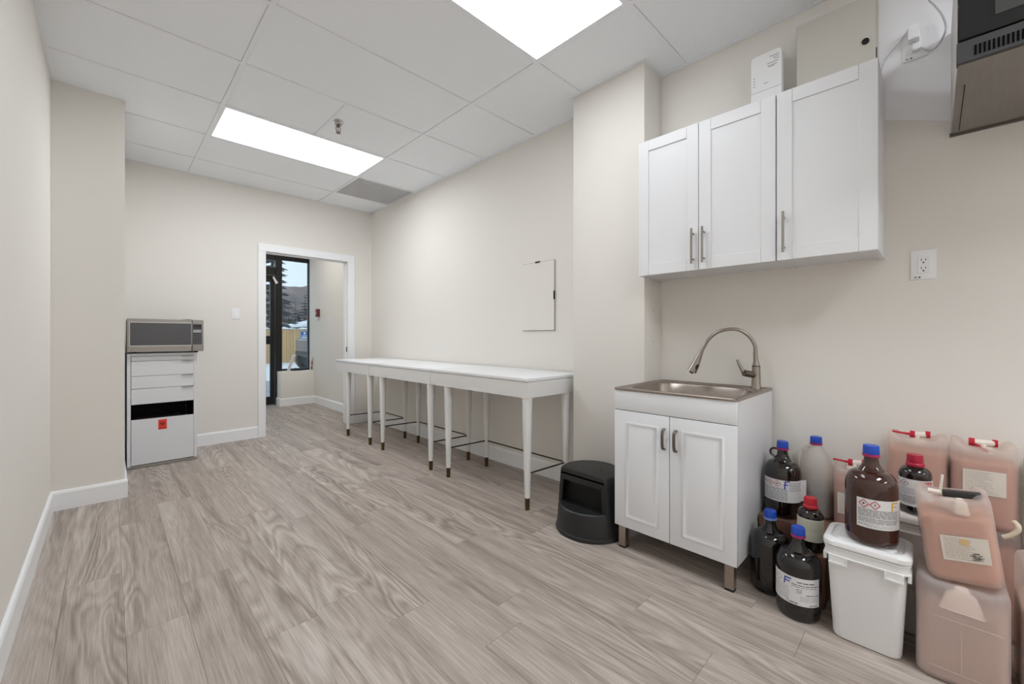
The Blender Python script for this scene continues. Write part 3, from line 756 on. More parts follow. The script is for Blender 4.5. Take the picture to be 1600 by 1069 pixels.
class Wrap:
    """flat artwork (s to the right, t up, metres) laid on a cylinder of radius r about the local z axis"""
    def __init__(s, r, phi0): s.r = r; s.p = phi0; s.m = MB()
    def P(s, u, v, e=0.0):
        a = s.p + u / s.r
        return ((s.r + e) * math.cos(a), (s.r + e) * math.sin(a), v)
    def strip(s, u0, v0, u1, v1, w, e=.0008):
        d = Vector((u1 - u0, v1 - v0)); n = max(1, int(abs(u1 - u0) / .006) + 1); k = Vector((-d.y, d.x)).normalized() * w / 2
        A = []; B = []
        for i in range(n + 1):
            q = Vector((u0, v0)) + d * i / n
            A.append(s.P(q.x - k.x, q.y - k.y, e)); B.append(s.P(q.x + k.x, q.y + k.y, e))
        s.m.rings([A, B], False, False, closed=False)
    def patch(s, u0, u1, v0, v1, e=.0004, n=None):
        n = n or max(2, int((u1 - u0) / .008))
        s.m.rings([[s.P(u0 + (u1 - u0) * i / n, v, e) for i in range(n + 1)] for v in (v0, v1)], False, False, closed=False)
    def diamond(s, u, v, h, w=.0022, e=.0009):
        c = [(u + h, v), (u, v + h), (u - h, v), (u, v - h)]
        for i in range(4): s.strip(*c[i], *c[(i + 1) % 4], w, e)
    def lines(s, u0, u1, v0, v1, n, w=.0016, seed=1, e=.0007):
        rd = random.Random(seed)
        for i in range(n):
            v = v1 - (v1 - v0) * (i + .5) / n; u = u0
            while u < u1 - .004:
                l = rd.uniform(.006, .022); s.strip(u, v, min(u + l, u1), v, w, e); u += l + rd.uniform(.0012, .003)
    def text(s, body, u, v, size, e=.0012):
        cu = bpy.data.curves.new('txt', 'FONT'); cu.body = body; cu.size = size
        ob = bpy.data.objects.new('txt', cu); COL.objects.link(ob)
        dg = bpy.context.evaluated_depsgraph_get(); me = bpy.data.meshes.new_from_object(ob.evaluated_get(dg))
        s.m.add([s.P(u + p.co.x, v + p.co.y, e) for p in me.vertices], [tuple(f.vertices) for f in me.polygons])
        bpy.data.objects.remove(ob); bpy.data.curves.remove(cu); bpy.data.meshes.remove(me)
    def build(s, name, m, parent):
        o = s.m.build(name, m, parent, local=True)
        if name != 'paper_label' and name != 'handwritten_letter': o['kind'] = 'stuff'
        return o

def prof_big(R):
    P = [(R * .80, 0), (R * .93, .004), (R * .985, .014), (R, .028), (R, .195)]
    for k in range(1, 9):
        a = k / 8 * PI / 2
        P.append((R - (R - .036) * (1 - math.cos(a)), .195 + .055 * math.sin(a)))
    P += [(.029, .262), (.0225, .276), (.0205, .29), (.0205, .312)]
    return P
def ring_cap(t, z, h, r, mcap, mring):
    c_ = MB().lathe([(r * .96, z + .006), (r, z + .010), (r * .97, z + h - .004), (r * .9, z + h)], 56, ridge=.035).build('cap', mcap, t, smooth=True, local=True, angle=25)
    MB().lathe([(r * 1.04, z - .003), (r * 1.08, z), (r * 1.04, z + .006)], 32).build('cap_ring', mring, c_, smooth=True, local=True)
def big_bottle(loc, label, glass, ring, handle=False, scale=1.0, group='large amber bottles with blue caps', rotz=0):
    t = thing('chemical_bottle', label, 'bottle', loc, (0, 0, 0), group)
    MB().lathe(prof_big(.074), 48).build('glass_body', glass, t, smooth=True, local=True, angle=50)
    ring_cap(t, .303, .036, .0235, M_blue, ring)
    if handle:
        pts = [(0, .018, .298), (0, .036, .302), (0, .048, .290), (0, .046, .274), (0, .034, .266), (0, .027, .262)]
        MB().tube([Matrix.Rotation(rotz, 3, 'Z') @ Vector(p) for p in curve_pts(pts, 4)], .005, 10).build('ear_handle', glass, t, smooth=True, local=True)
    return t
def face(loc): return math.atan2(-loc[1], -loc[0])     # bearing from the bottle back to the middle of the room
def deg(a): return math.radians(a)

# front floor bottle with a large label marked F
L1 = (1.948, .372, 0)
t = big_bottle(L1, 'large amber bottle with blue cap and white F label, in front on the floor', M_blk_glass, M_magenta)
R = .0742; ph = face(L1)
wl = Wrap(R, ph); wl.patch(-.112, .078, .066, .170); lab = wl.build('paper_label', M_label, t)
wl = Wrap(R, ph); wl.diamond(-.070, .147, .0125, .0018); wl.diamond(-.095, .147, .0125, .0018); wl.build('hazard_diamonds', M_ghs_soft, lab)
wl = Wrap(R, ph); wl.strip(-.047, .133, -.044, .160, .0048); wl.strip(-.0465, .159, -.022, .160, .0048); wl.strip(-.045, .148, -.027, .148, .0046); wl.build('handwritten_letter', M_pen_blue, lab)
wl = Wrap(R, ph); wl.lines(-.108, -.030, .076, .128, 9, .0014, 3); wl.lines(.006, .074, .084, .104, 4, .0012, 4); wl.build('printed_text', M_txt, lab)
wl = Wrap(R, ph); wl.lines(-.004, .055, .150, .157, 1, .0034, 5); wl.lines(-.022, .074, .140, .146, 1, .0028, 6); wl.lines(-.022, .070, .133, .139, 1, .0016, 7); wl.lines(-.006, .012, .112, .130, 3, .002, 8)
wl.lines(.026, .074, .107, .112, 1, .0028, 9); wl.lines(-.028, -.002, .070, .076, 1, .0034, 10); wl.text('C', -.038, .070, .013); wl.lines(.036, .066, .069, .075, 1, .003, 11); wl.build('printed_headings', M_txt2, lab)

L2 = (2.050, .493, 0)
big_bottle(L2, 'dark amber bottle with blue cap and no label, against the sink cabinet on the floor', M_blk_glass, M_pale_ring)

# support cartons behind, hidden for the most part
M_carton = mat('brown_carton', (132, 98, 80), .75, vary=.06, vary_scale=14)
def carton(label, x0, x1, y0, y1, z1):
    t = thing('carton', label, 'box', ((x0 + x1) / 2, (y0 + y1) / 2, 0))
    bx('box_body', x0, x1, y0, y1, 0, z1 - .003, M_carton, t, .003, 1)
    bx('flap', x0, x1, y0, (y0 + y1) / 2 - .001, z1 - .003, z1, M_carton, t); bx('flap', x0, x1, (y0 + y1) / 2 + .001, y1, z1 - .003, z1, M_carton, t)
    bx('tape', x0 + .001, x1 - .001, (y0 + y1) / 2 - .02, (y0 + y1) / 2 + .02, z1, z1 + .0006, mat('parcel_tape', (176, 134, 96), .3), t)
carton('brown carton against the wall under the white jug', 2.165, 2.415, .178, .567, .262)
carton('small brown carton between the floor bottles and the white bucket', 2.035, 2.155, .300, .410, .205)

L3 = (2.252, .491, .2626)
t = big_bottle(L3, 'amber bottle with ear handle and F label standing higher up by the wall', M_amber, M_magenta, True, rotz=deg(10))
ph = face(L3)
wl = Wrap(R, ph); wl.patch(-.092, .088, .078, .176); lab = wl.build('paper_label', M_label, t)
wl = Wrap(R, ph)
for u in (-.078, -.050, -.020): wl.diamond(u, .158, .0135, .0019)
wl.build('hazard_diamonds', M_ghs, lab)
wl = Wrap(R, ph)
for u in (-.078, -.050, -.020): wl.strip(u - .003, .155, u + .002, .161, .005)
wl.lines(.026, .086, .128, .170, 6, .0018, 21); wl.build('printed_headings', M_txt2, lab)
wl = Wrap(R, ph); wl.lines(-.088, .018, .084, .140, 11, .0026, 22); wl.build('printed_text', M_txt, lab)
wl = Wrap(R, ph); wl.strip(.008, .138, .010, .172, .005); wl.strip(.008, .171, .028, .173, .005); wl.strip(.004, .157, .022, .158, .0045); wl.build('handwritten_letter', M_pen_blue, lab)
a = ph + .088 / R; p0 = Vector((math.cos(a) * (R + .0004), math.sin(a) * (R + .0004), 0)); tg = Vector((-math.sin(a), math.cos(a), 0))
# the label's loose end stands away from the glass
fl_ = MB(); q = [p0 + tg * .026 * k / 4 + Vector((math.cos(a), math.sin(a), 0)) * .012 * (k / 4) for k in range(5)]
fl_.rings([[(p.x, p.y, z) for p in q] for z in (.082, .176)], False, False, closed=False); fl_.build('loose_label_end', M_label, lab, local=True)

# white translucent jug
L4 = (2.356, .380, .2626)
t = thing('plastic_jug', 'translucent white jug with blue cap, half full, against the wall', 'jug', L4)
JR = .066
def prof_jug(R, g=0.0):
    P = [(R * .85 - g, g), (R * .97 - g, .006 + g), (R - g, .02), (R - g, .215)]
    for k in range(1, 8): P.append((R - g - (R - .026) * (k / 7) ** 1.6, .215 + .095 * (k / 7)))
    return P + [(.021 - g, .322), (.021 - g, .335)]
MB().lathe(prof_jug(JR), 40).build('jug_body', shell_mat('jug_plastic', (236, 235, 232), .55), t, smooth=True, local=True, angle=50)
MB().lathe([(JR * .84, .004), (JR * .95, .01), (JR - .002, .022), (JR - .002, .125)], 40).build('liquid', mat('jug_liquid', (128, 127, 125), .3), t, smooth=True, local=True)
ring_cap(t, .328, .034, .023, M_blue, M_magenta)
MB().tube(curve_pts([(-.012, .022, .318), (-.016, .046, .314), (-.022, .060, .285), (-.024, .062, .24), (-.022, .058, .21)], 4), .008, 10).build('handle', shell_mat('jug_plastic', (232, 231, 228)), t, smooth=True, local=True)

# small amber bottles with red caps
def prof_small(R):
    P = [(R * .84, 0), (R * .95, .004), (R, .014), (R, .138)]
    for k in range(1, 8):
        a = k / 7 * PI / 2; P.append((R - (R - .022) * (1 - math.cos(a)), .138 + .03 * math.sin(a)))
    return P + [(.0205, .172), (.0205, .19)]
def small_bottle(loc, label, mcap, rot=(0, 0, 0)):
    t = thing('chemical_bottle', label, 'bottle', loc, rot, 'small amber bottles with red caps')
    MB().lathe(prof_small(.046), 40).build('glass_body', M_amber, t, smooth=True, local=True, angle=50)
    c_ = MB().lathe([(.0225, .180), (.0235, .184), (.0225, .208), (.021, .213)], 48, ridge=.03).build('cap', mcap, t, smooth=True, local=True, angle=25)
    MB().lathe([(.0255, .171), (.0275, .176), (.0265, .181), (.0235, .184)], 32).build('cap_ring', mcap, c_, smooth=True, local=True)
    return t
L6 = (2.094, .357, .2056)
t = small_bottle(L6, 'small amber bottle with red cap and cream label between the amber bottles', M_redcap, (0, deg(0), 0))
ph = face(L6)
wl = Wrap(.0462, ph); wl.patch(-.068, .072, .045, .135); lab = wl.build('paper_label', M_cream, t)
wl = Wrap(.0462, ph); wl.lines(-.060, .066, .085, .128, 8, .0012, 31); wl.build('printed_text', mat('cream_ink', (190, 190, 172), .6), lab)
wl = Wrap(.0462, ph); wl.diamond(-.046, .060, .010, .0016); wl.diamond(-.026, .060, .010, .0016); wl.build('hazard_diamonds', M_ghs_soft, lab)

# ------------------------------------------------------------------ white lidded buckets
M_bucket = mat('white_bucket_plastic', (238, 238, 238), .42)
M_bucket2 = mat('white_bucket_aged', (224, 218, 214), .45)
def bucket(label, x0, x1, y0, y1, h, m, group='white square lidded buckets'):
    cx, cy, w, d = (x0 + x1) / 2, (y0 + y1) / 2, x1 - x0, y1 - y0
    t = thing('lidded_bucket', label, 'bucket', (cx, cy, 0), group=group)
    def rr(g, z, r): return [(p[0], p[1], z) for p in rrect(cx, cy, w - 2 * g, d - 2 * g, r)]
    MB().rings([rr(.034, .0, .02), rr(.028, .004, .03), rr(.026, .012, .03), rr(.010, h - .03, .03)], True, True).build('bucket_body', m, t, smooth=True, angle=35)
    c_ = MB().rings([rr(.006, h - .062, .034), rr(.0025, h - .062, .034), rr(.0025, h - .058, .034), rr(.005, h - .056, .034), rr(.005, h - .034, .034), rr(.002, h - .033, .034), rr(.002, h - .028, .034), rr(.008, h - .027, .034)], False, False)
    c_.build('collar', m, t, smooth=True, angle=35)
    # deeper corner aprons of the collar
    for sy, (ya, yb) in ((1, (cy + d / 2 - .07, cy + d / 2 - .02)), (-1, (cy - d / 2 + .02, cy - d / 2 + .066))):
        e = (ya - .0025, ya + .0025) if sy > 0 else (yb - .0025, yb + .0025)
        pr = [(ya, h - .086), (yb, h - .086), (yb, h - .058), (ya, h - .058)]
        ap = MB().prism(pr, 'x', x0 + .003, x0 + .012).build('collar_apron', m, t, bevel=.0012, seg=1)
        MB().prism([(min(ya, e[0]), h - .088), (max(yb, e[1]), h - .088), (max(yb, e[1]), h - .058 if sy < 0 else h - .082), (e[0] if sy < 0 else max(yb, e[1]), h - .058 if sy < 0 else h - .082), (e[0] if sy < 0 else e[1], h - .082), (min(ya, e[0]) if sy < 0 else e[1], h - .082 if sy < 0 else h - .058), (min(ya, e[0]), h - .082 if sy < 0 else h - .058)], 'x', x0, x0 + .011).build('apron_lip', m, ap)
        yw = y1 if sy > 0 else y0
        q0, q1 = sorted((yw - sy * .002, yw - sy * .012)); bx('collar_apron', x0 + .02, x0 + .08, q0, q1, h - .086, h - .058, m, t, .0012, 1)
    MB().rings([rr(.003, h - .026, .036), rr(0, h - .024, .036), rr(0, h - .010, .036), rr(.004, h - .004, .036), rr(.010, h - .001, .034), rr(.020, h - .001, .030), rr(.024, h - .007, .028), rr(.036, h - .007, .024), rr(.040, h, .022)], True, True).build('lid', m, t, smooth=True, angle=35)
    return t
bucket('white square bucket with lid on the floor, in front of the chemical cans', 1.862, 2.062, .046, .284, .362, M_bucket)

L7 = (1.950, .154, .3625)
t = big_bottle(L7, 'large reddish amber bottle with blue cap standing on the white bucket', M_amber2, M_magenta)
ph = face(L7)
wl = Wrap(R, ph); wl.patch(-.040, .116, .066, .166); lab = wl.build('paper_label', M_label, t)
wl = Wrap(R, ph); wl.diamond(-.020, .148, .0135, .0026); wl.diamond(.010, .148, .0135, .0026); wl.build('hazard_diamonds', M_ghs, lab)
wl = Wrap(R, ph); wl.strip(-.022, .146, -.018, .151, .006); wl.strip(.010, .144, .010, .152, .003); wl.lines(-.036, -.006, .074, .080, 1, .002, 40); wl.build('pictogram', M_txt2, lab)
wl = Wrap(R, ph); wl.lines(-.036, .082, .104, .132, 7, .0026, 41); wl.lines(-.036, .082, .084, .102, 4, .0026, 42); wl.lines(-.012, .060, .070, .080, 2, .0016, 43); wl.build('printed_text', M_txt, lab)
wl = Wrap(R, ph); wl.strip(.060, .130, .060, .160, .005); wl.strip(.060, .159, .082, .160, .0045); wl.strip(.060, .147, .076, .147, .004); wl.build('handwritten_letter', M_pen_yel, lab)

bucket('second white lidded bucket behind, carrying the bottle with the crimson cap', 2.068, 2.250, -.062, .158, .438, M_bucket2)
L11 = (2.145, .046, .4385)
t = small_bottle(L11, 'small amber bottle with crimson cap and red-marked white label among the jerrycans', M_redcap2)
ph = face(L11)
wl = Wrap(.0462, ph); wl.patch(-.066, .074, .030, .128); lab = wl.build('paper_label', M_label, t)
wl = Wrap(.0462, ph); wl.diamond(-.030, .111, .0125, .0017); wl.diamond(-.058, .109, .0125, .0017); wl.build('hazard_diamonds', M_ghs, lab)
wl = Wrap(.0462, ph); wl.strip(-.032, .109, -.028, .113, .004); wl.lines(.022, .060, .066, .072, 1, .002, 50); wl.build('pictogram', M_txt2, lab)
wl = Wrap(.0462, ph); wl.patch(.020, .056, .109, .124, .0008, 8); wl.build('brand_block', M_ghs, lab)
wl = Wrap(.0462, ph); wl.text('ACROS', .0215, .112, .0118, .0014); wl.build('brand_lettering', M_label, lab)
wl = Wrap(.0462, ph); wl.lines(-.058, .018, .072, .096, 5, .0016, 51); wl.lines(-.058, .018, .040, .068, 7, .0022, 52); wl.lines(.020, .056, .102, .108, 1, .003, 53); wl.build('printed_text', M_txt, lab)

# ------------------------------------------------------------------ jerrycans
M_can = shell_mat('jerrycan_plastic', (252, 247, 245), .68)
M_can_pale = shell_mat('jerrycan_plastic_pale', (248, 242, 239), .58)
M_can_white = shell_mat('jerrycan_plastic_white', (226, 224, 222), .30)
M_liq = mat('peach_liquid', (205, 150, 124), .3)
M_liq2 = mat('pale_peach_liquid', (190, 160, 147), .3)
M_orange = mat('orange_liquid', (205, 120, 40), .3)
M_paper = mat('paper_label', (228, 220, 208), .7, vary=.04, vary_scale=30)
M_tap = mat('tap_red', (190, 24, 50), .35)
M_tapwhite = mat('tap_white', (236, 228, 216), .4)

def can_rings(w, d, h, dip, dipw, g=0.0, top=None, r=.036):
    """rounded jerrycan: d along x (thickness), w along y (width); the top sags in the middle for the cap"""
    def H(y):
        return h - dip * math.exp(-(y / dipw) ** 4)
    def ring(sx, sy, frac, drop):
        rr = rrect(0, 0, d * sx - 2 * g, w * sy - 2 * g, r * min(sx, sy), 7)
        return [(p[0], p[1], (frac * H(p[1]) if frac > .5 else frac * h) - drop) for p in rr]
    b = .016
    rs = [ring(.82, .88, 0, -g), ring(.90, .94, 0, -.003 - g), ring(.97, .98, 0, -.010 - g), ring(1, 1, 0, -.024)]
    if top is not None:
        z = top
        for k in (.25, .5, .75, 1): rs.append([(p[0], p[1], .024 + (z - .024) * k) for p in ring(1, 1, 0, 0)])
        return rs
    rs += [ring(1, 1, .6, 0), ring(1, 1, 1, .050), ring(1, 1, 1, .030), ring(.985, .99, 1, .016), ring(.94, .965, 1, .006), ring(.86, .92, 1, .001), ring(.7, .85, 1, 0), ring(.45, .75, 1, 0), ring(.2, .6, 1, 0), ring(.04, .5, 1, 0)]
    return rs
def jerrycan(label, loc, w, d, h, fill, rot=(0, 0, 0), dip=.038, dipw=.048, shell=None, liq=None, tap=None, paper=None, group='peach jerrycans stacked by the wall'):
    t = thing('jerrycan', label, 'jerrycan', loc, rot, group)
    MB().rings(can_rings(w, d, h, dip, dipw)).build('can_body', shell or M_can, t, smooth=True, local=True, angle=60)
    if fill: MB().rings(can_rings(w, d, h, dip, dipw, .004, fill)).build('liquid', liq or M_liq, t, smooth=True, local=True, angle=60)
    zc = h - dip
    if tap == 'red' or tap == 'red2':
        MB().lathe([(.030, zc - .004), (.031, zc + .012), (.028, zc + .020)], 28, ridge=.02).build('screw_cap', M_tapwhite, t, smooth=True, local=True, angle=25)
        z = zc + .034
        if tap == 'red':
            a, b_, e = (-.012, .014, z), (-.002, -.036, z + .004), (-.026, .070, z + .006)
        else:
            a, b_, e = (-.02, .030, z), (0, -.034, z), (-.045, -.012, z - .026)
        q = MB().tube([a, Vector(a).lerp(Vector(b_), .5), b_], [.0125, .011, .0125], 16).build('tap_barrel', M_tapwhite, t, smooth=True, local=True)
        MB().tube([Vector(a) + Vector((0, .005, 0)), Vector(a) - Vector((0, .010, 0))], .0148, 18).build('tap_knob', M_tap, q, smooth=True, local=True)
        MB().tube([Vector(b_) + Vector((0, .010, 0)), Vector(b_) - Vector((0, .004, 0))], .0138, 18).build('tap_outlet', M_tap, q, smooth=True, local=True)
        MB().tube([a, Vector(a).lerp(Vector(e), .5), e], [.006, .0042, .005], 10).build('tap_lever', M_tap, q, smooth=True, local=True)
        MB().tube([(-.012, 0, zc + .018), (-.012, 0, z)], .010, 12).build('tap_neck', M_tapwhite, t, smooth=True, local=True)
    elif tap == 'black':
        MB().lathe([(.029, zc - .004), (.030, zc + .024), (.026, zc + .032)], 28, ridge=.02).build('screw_cap', M_tapwhite, t, smooth=True, local=True, angle=25)
        q = MB().box(-.026, -.002, -.068, .018, zc + .031, zc + .052).build('tap_body', mat('tap_black', (44, 43, 42), .4), t, bevel=.004, local=True)
        MB().tube([(-.014, .018, zc + .042), (-.014, .050, zc + .046)], .008, 10).build('tap_spout', M_tapwhite, q, smooth=True, local=True)
        MB().tube([(-.014, .022, zc + .045), (-.014, .010, zc + .100)], .0035, 8).build('tap_straw', M_tapwhite, q, smooth=True, local=True)
        MB().rings([[(x_, y_, z_) for x_, y_ in rrect(-.038, -.018, .03 * k, .036 * k, .01)] for z_, k in ((zc - .01, 1), (zc + .024, .8), (zc + .036, .45))]).build('vent_nub', M_tapwhite, t, smooth=True, local=True)
    elif tap == 'cap':
        MB().lathe([(.030, zc - .004), (.031, zc + .014), (.027, zc + .022)], 28, ridge=.02).build('screw_cap', M_tapwhite, t, smooth=True, local=True, angle=25)
    if paper:
        y0, y1, z0, z1, sk = paper
        xf = -d / 2 - .0006
        p = MB().rings([[(xf, y0, z0), (xf, y1, z0 + sk)], [(xf, y0, z1), (xf, y1, z1 + sk)]], False, False, closed=False).build('paper_label', M_paper, t, local=True)
        g = MB(); rd = random.Random(int(abs(y0) * 1e4)); n = 11
        for i in range(n):
            z = z1 - .008 - (z1 - z0 - .016) * i / (n - 1); y = y1 - .006
            while y > y0 + (y1 - y0) * rd.uniform(.25, .5):
                l = rd.uniform(.004, .012); g.box(xf - .0006, xf - .0002, y - l, y, z + sk * .7, z + .0012 + sk * .7); y -= l + .0018
        g.build('printed_text', mat('faded_ink', (176, 158, 150), .7), p, local=True)
    return t
# back row on two lower cans
for k, yy in enumerate((.048, -.132)):
    jerrycan(['full jerrycan on the floor at the wall, under the left red-tapped can', 'full jerrycan on the floor at the wall, under the right red-tapped can'][k], (2.348, yy, 0), .172, .158, .394, .33, dip=.0, tap=None)
jerrycan('jerrycan with red tap and no paper label, back row against the wall', (2.348, .046, .3945), .176, .156, .302, .238, tap='red')
jerrycan('jerrycan with red tap and large paper label, back row on the right', (2.340, -.130, .3945), .166, .160, .304, .232, tap='red2', paper=(-.052, .052, .125, .212, -.004))
t5 = jerrycan('small peach jerrycan with red tap behind the large amber bottle', (2.335, .240, .2632), .136, .130, .262, .205, tap='red', dip=.02, dipw=.04, paper=(-.02, .05, .06, .15, 0))
# front pair
j13 = jerrycan('pale jerrycan on the floor at the front, below the black-tapped can', (1.968, -.062, 0), .202, .190, .322, .255, shell=M_can_pale, liq=M_liq2, dip=.028, dipw=.06)
lug = [(.050, .236), (.032, .286), (.014, .296), (.012, .312), (-.014, .312), (-.016, .296), (-.032, .286), (-.052, .234)]
MB().rings([[(-.0958 + max(0, z - .236) * .24, y, z) for y, z in lug], [(-.070 + max(0, z - .236) * .24, y, z) for y, z in lug]]).build('carry_lug', mat('lug_plastic', (238, 222, 214), .4), j13, bevel=.003, local=True)
for (a, b_, z) in ((-.085, .065, .205), (-.085, .07, .045)):
    MB().box(-.0962, -.0945, a, b_, z, z + .003).build('moulded_rib', M_can_pale, j13, bevel=.001, seg=1, local=True)
MB().box(-.0965, -.0945, -.0015, .0015, .048, .205).build('moulded_rib', M_can_pale, j13, local=True)
j12 = jerrycan('tilted jerrycan with black tap and stained paper label, on the front can', (1.962, -.070, .327), .168, .150, .270, .198, rot=(deg(-7), deg(-3), deg(2)), tap='black', dip=.050, dipw=.044, paper=(-.062, .040, .075, .152, -.004))
g = MB(); xf = -.0765
for k in range(26):
    a = random.uniform(0, 2 * PI); q = random.uniform(.2, 1)
    y = -.032 + .014 * q * math.cos(a); z = .094 + .013 * q * math.sin(a); g.box(xf - .0002, xf, y - .004, y + .003, z - .001, z + .0012)
g.build('stain', mat('dark_stain', (132, 124, 118), .8), j12, local=True)
MB().prism([(-.012 + .0105 * math.cos(k * PI / 8), .134 + .0105 * math.sin(k * PI / 8)) for k in range(16)], 'x', xf - .0004, xf).build('yellow_stain', mat('yellow_stain', (222, 192, 138), .8), j12, local=True)
MB().rings([[(-.05, .0845, .10), (-.02, .0845, .085)], [(-.055, .0850, .185), (-.015, .0850, .185)]], False, False, closed=False).build('side_label', M_paper, j12, local=True)
# right edge of the pile
jerrycan('pale jerrycan on the floor at the right edge of the picture', (2.02, -.292, 0), .215, .215, .405, .28, shell=M_can_pale, liq=M_liq2, dip=.03)
jerrycan('whitish empty jerrycan standing behind at the right edge', (2.335, -.318, .281), .175, .17, .375, 0, shell=M_can_white, dip=.03, tap='cap', rot=(0, 0, 0))
j15 = jerrycan('peach jerrycan with cream hose, low against the wall behind the right-hand cans', (2.335, -.318, 0), .18, .18, .280, .22, dip=.0)
t = tag(MB().tube(curve_pts([(2.150, -.165, .415), (2.150, -.180, .425), (2.150, -.196, .445), (2.152, -.198, .462), (2.165, -.190, .470)], 6), .0075, 12).build('hose_piece', mat('cream_hose', (224, 210, 186), .5), smooth=True), 'short curved cream hose end sticking out beside the tilted jerrycan', 'hose')
bx('code_sticker', 2.0665, 2.068, .012, .03, .20, .265, mat('sticker_navy', (32, 40, 66), .5), None) if False else None

# ------------------------------------------------------------------ entrance odds and ends
t = thing('sill_sign', 'pale leaning sign card standing on the entrance window sill', 'sign', (2.06, 7.2, .535))
c_ = MB(); c_.rings([[(2.02, 7.16, .537), (2.065, 7.16, .537), (2.065, 7.166, .537), (2.02, 7.166, .537)], [(2.105, 7.16, .80), (2.150, 7.16, .80), (2.150, 7.166, .80), (2.105, 7.166, .80)]])
c_.build('card', mat('sign_card', (226, 226, 228), .4), t)
g = MB()
for k in range(6): g.box(2.045 + .016 * k * .8, 2.068 + .016 * k * .8, 7.1592, 7.16, .60 + .03 * k, .606 + .03 * k)
g.build('printed_text', mat('card_ink', (160, 160, 165), .7), t)
t = thing('sill_photo', 'small printed card leaning in the right corner of the sill', 'card', (2.39, 7.2, .535))
MB().rings([[(2.372, 7.15, .537), (2.408, 7.15, .537), (2.408, 7.158, .537), (2.372, 7.158, .537)], [(2.392, 7.15, .745), (2.418, 7.15, .745), (2.418, 7.158, .745), (2.392, 7.158, .745)]]).build('card', mat('photo_card', (214, 196, 184), .4), t)
bx('picture', 2.386, 2.408, 7.1488, 7.1498, .62, .69, mat('photo_print', (150, 96, 88), .5), t)
bx('picture', 2.380, 2.402, 7.1488, 7.1498, .555, .60, mat('photo_print2', (120, 84, 60), .5), t)
t = thing('cloth_bundle', 'small dark bundle lying on the entrance window sill', 'bundle', (2.2, 7.22, .535))
MB().tube([(2.10, 7.22, .552), (2.16, 7.22, .560), (2.26, 7.215, .556), (2.34, 7.21, .550)], [.012, .022, .018, .008], 10).build('cloth', mat('umbrella_cloth', (34, 38, 48), .7), t, smooth=True)
MB().tube([(2.34, 7.21, .550), (2.38, 7.20, .548)], .006, 8).build('bundle_end', M_dark, t, smooth=True)
t = thing('hanging_tag', 'white paper tag hanging from the black door frame', 'tag', (1.88, 7.31, 2.02))
MB().rings([[(1.858, 7.312, 2.03), (1.875, 7.312, 2.045), (1.875, 7.316, 2.045), (1.858, 7.316, 2.03)], [(1.905, 7.312, 1.925), (1.940, 7.312, 1.950), (1.940, 7.316, 1.950), (1.905, 7.316, 1.925)]]).build('paper', mat('tag_paper', (240, 240, 240), .5), t)
MB().tube([(1.868, 7.314, 2.04), (1.885, 7.318, 2.09)], .003, 6).build('string', mat('tag_string', (150, 60, 70), .6), t)

# ------------------------------------------------------------------ outside
M_snow = mat('snow', (236, 240, 246), .85, vary=.03, vary_scale=2)
struct(bx('ground_snow', -30, 60, 7.42, 26, -.30, -.12, M_snow))
struct(bx('ground_asphalt', -30, 60, 7.42, 12.5, -.125, -.10, mat('wet_asphalt', (150, 156, 166), .6, vary=.12, vary_scale=1.5)))
fx_ = thing('board_fence', 'tan wooden board fence across the yard outside', 'fence', (6, 20.2, -.12))
M_brd = mat('fence_board', (198, 164, 118), .75, vary=.10, vary_scale=6, stretch=(5, 5, .5), random_vary=.10)
base = None
for k in range(46):
    x = 2.4 + .146 * k
    if base is None:
        base = MB().box(-.0705, .0705, -.0125, .0125, 0, 1.50).build('board', M_brd, fx_, bevel=.004, seg=1, local=True); o = base
    else:
        o = base.copy(); COL.objects.link(o)
    o.parent = fx_; o.location = (x - 6, random.uniform(-.006, .006), .04 + random.uniform(-.006, .006))
for z in (.25, .80, 1.30): bx('rail', 2.3, 9.1, 20.225, 20.27, z - .12, z - .03, M_brd, fx_)
sn = MB(); xsn = [2.3 + .1 * k for k in range(69)]
ri = [[(x, 20.2 + .06 * math.cos(a), 1.428 + (.05 + .03 * math.sin(x * 7) + .02 * math.sin(x * 17 + 1)) * max(0, math.sin(a))) for a in (0, .8, PI / 2, 2.3, PI)] for x in xsn]
sn.rings(ri, True, True, closed=True)
tag(sn.build('snow_cap', M_snow, smooth=True), 'ridge of snow along the top of the board fence', 'snow')
t = thing('fence_sign', 'blue parking sign with white print mounted on the board fence', 'sign', (6.437, 20.17, .75))
bx('panel', 6.275, 6.60, 20.165, 20.175, .76, 1.325, mat('sign_blue', (52, 92, 160), .5), t)
g = MB()
g.box(6.30, 6.575, 20.162, 20.165, 1.02, 1.08); g.box(6.40, 6.475, 20.162, 20.165, 1.19, 1.29); g.box(6.33, 6.55, 20.162, 20.165, 1.12, 1.145); g.box(6.33, 6.54, 20.162, 20.165, .93, .95); g.box(6.33, 6.54, 20.162, 20.165, .86, .88)
g.build('print', mat('sign_white', (226, 232, 240), .5), t)
g = MB().box(6.255, 6.275, 20.163, 20.178, .74, 1.345).box(6.60, 6.62, 20.163, 20.178, .74, 1.345).box(6.275, 6.60, 20.163, 20.178, .74, .76).box(6.275, 6.60, 20.163, 20.178, 1.325, 1.345)
g.build('border', mat('sign_border', (176, 186, 200), .5), t)

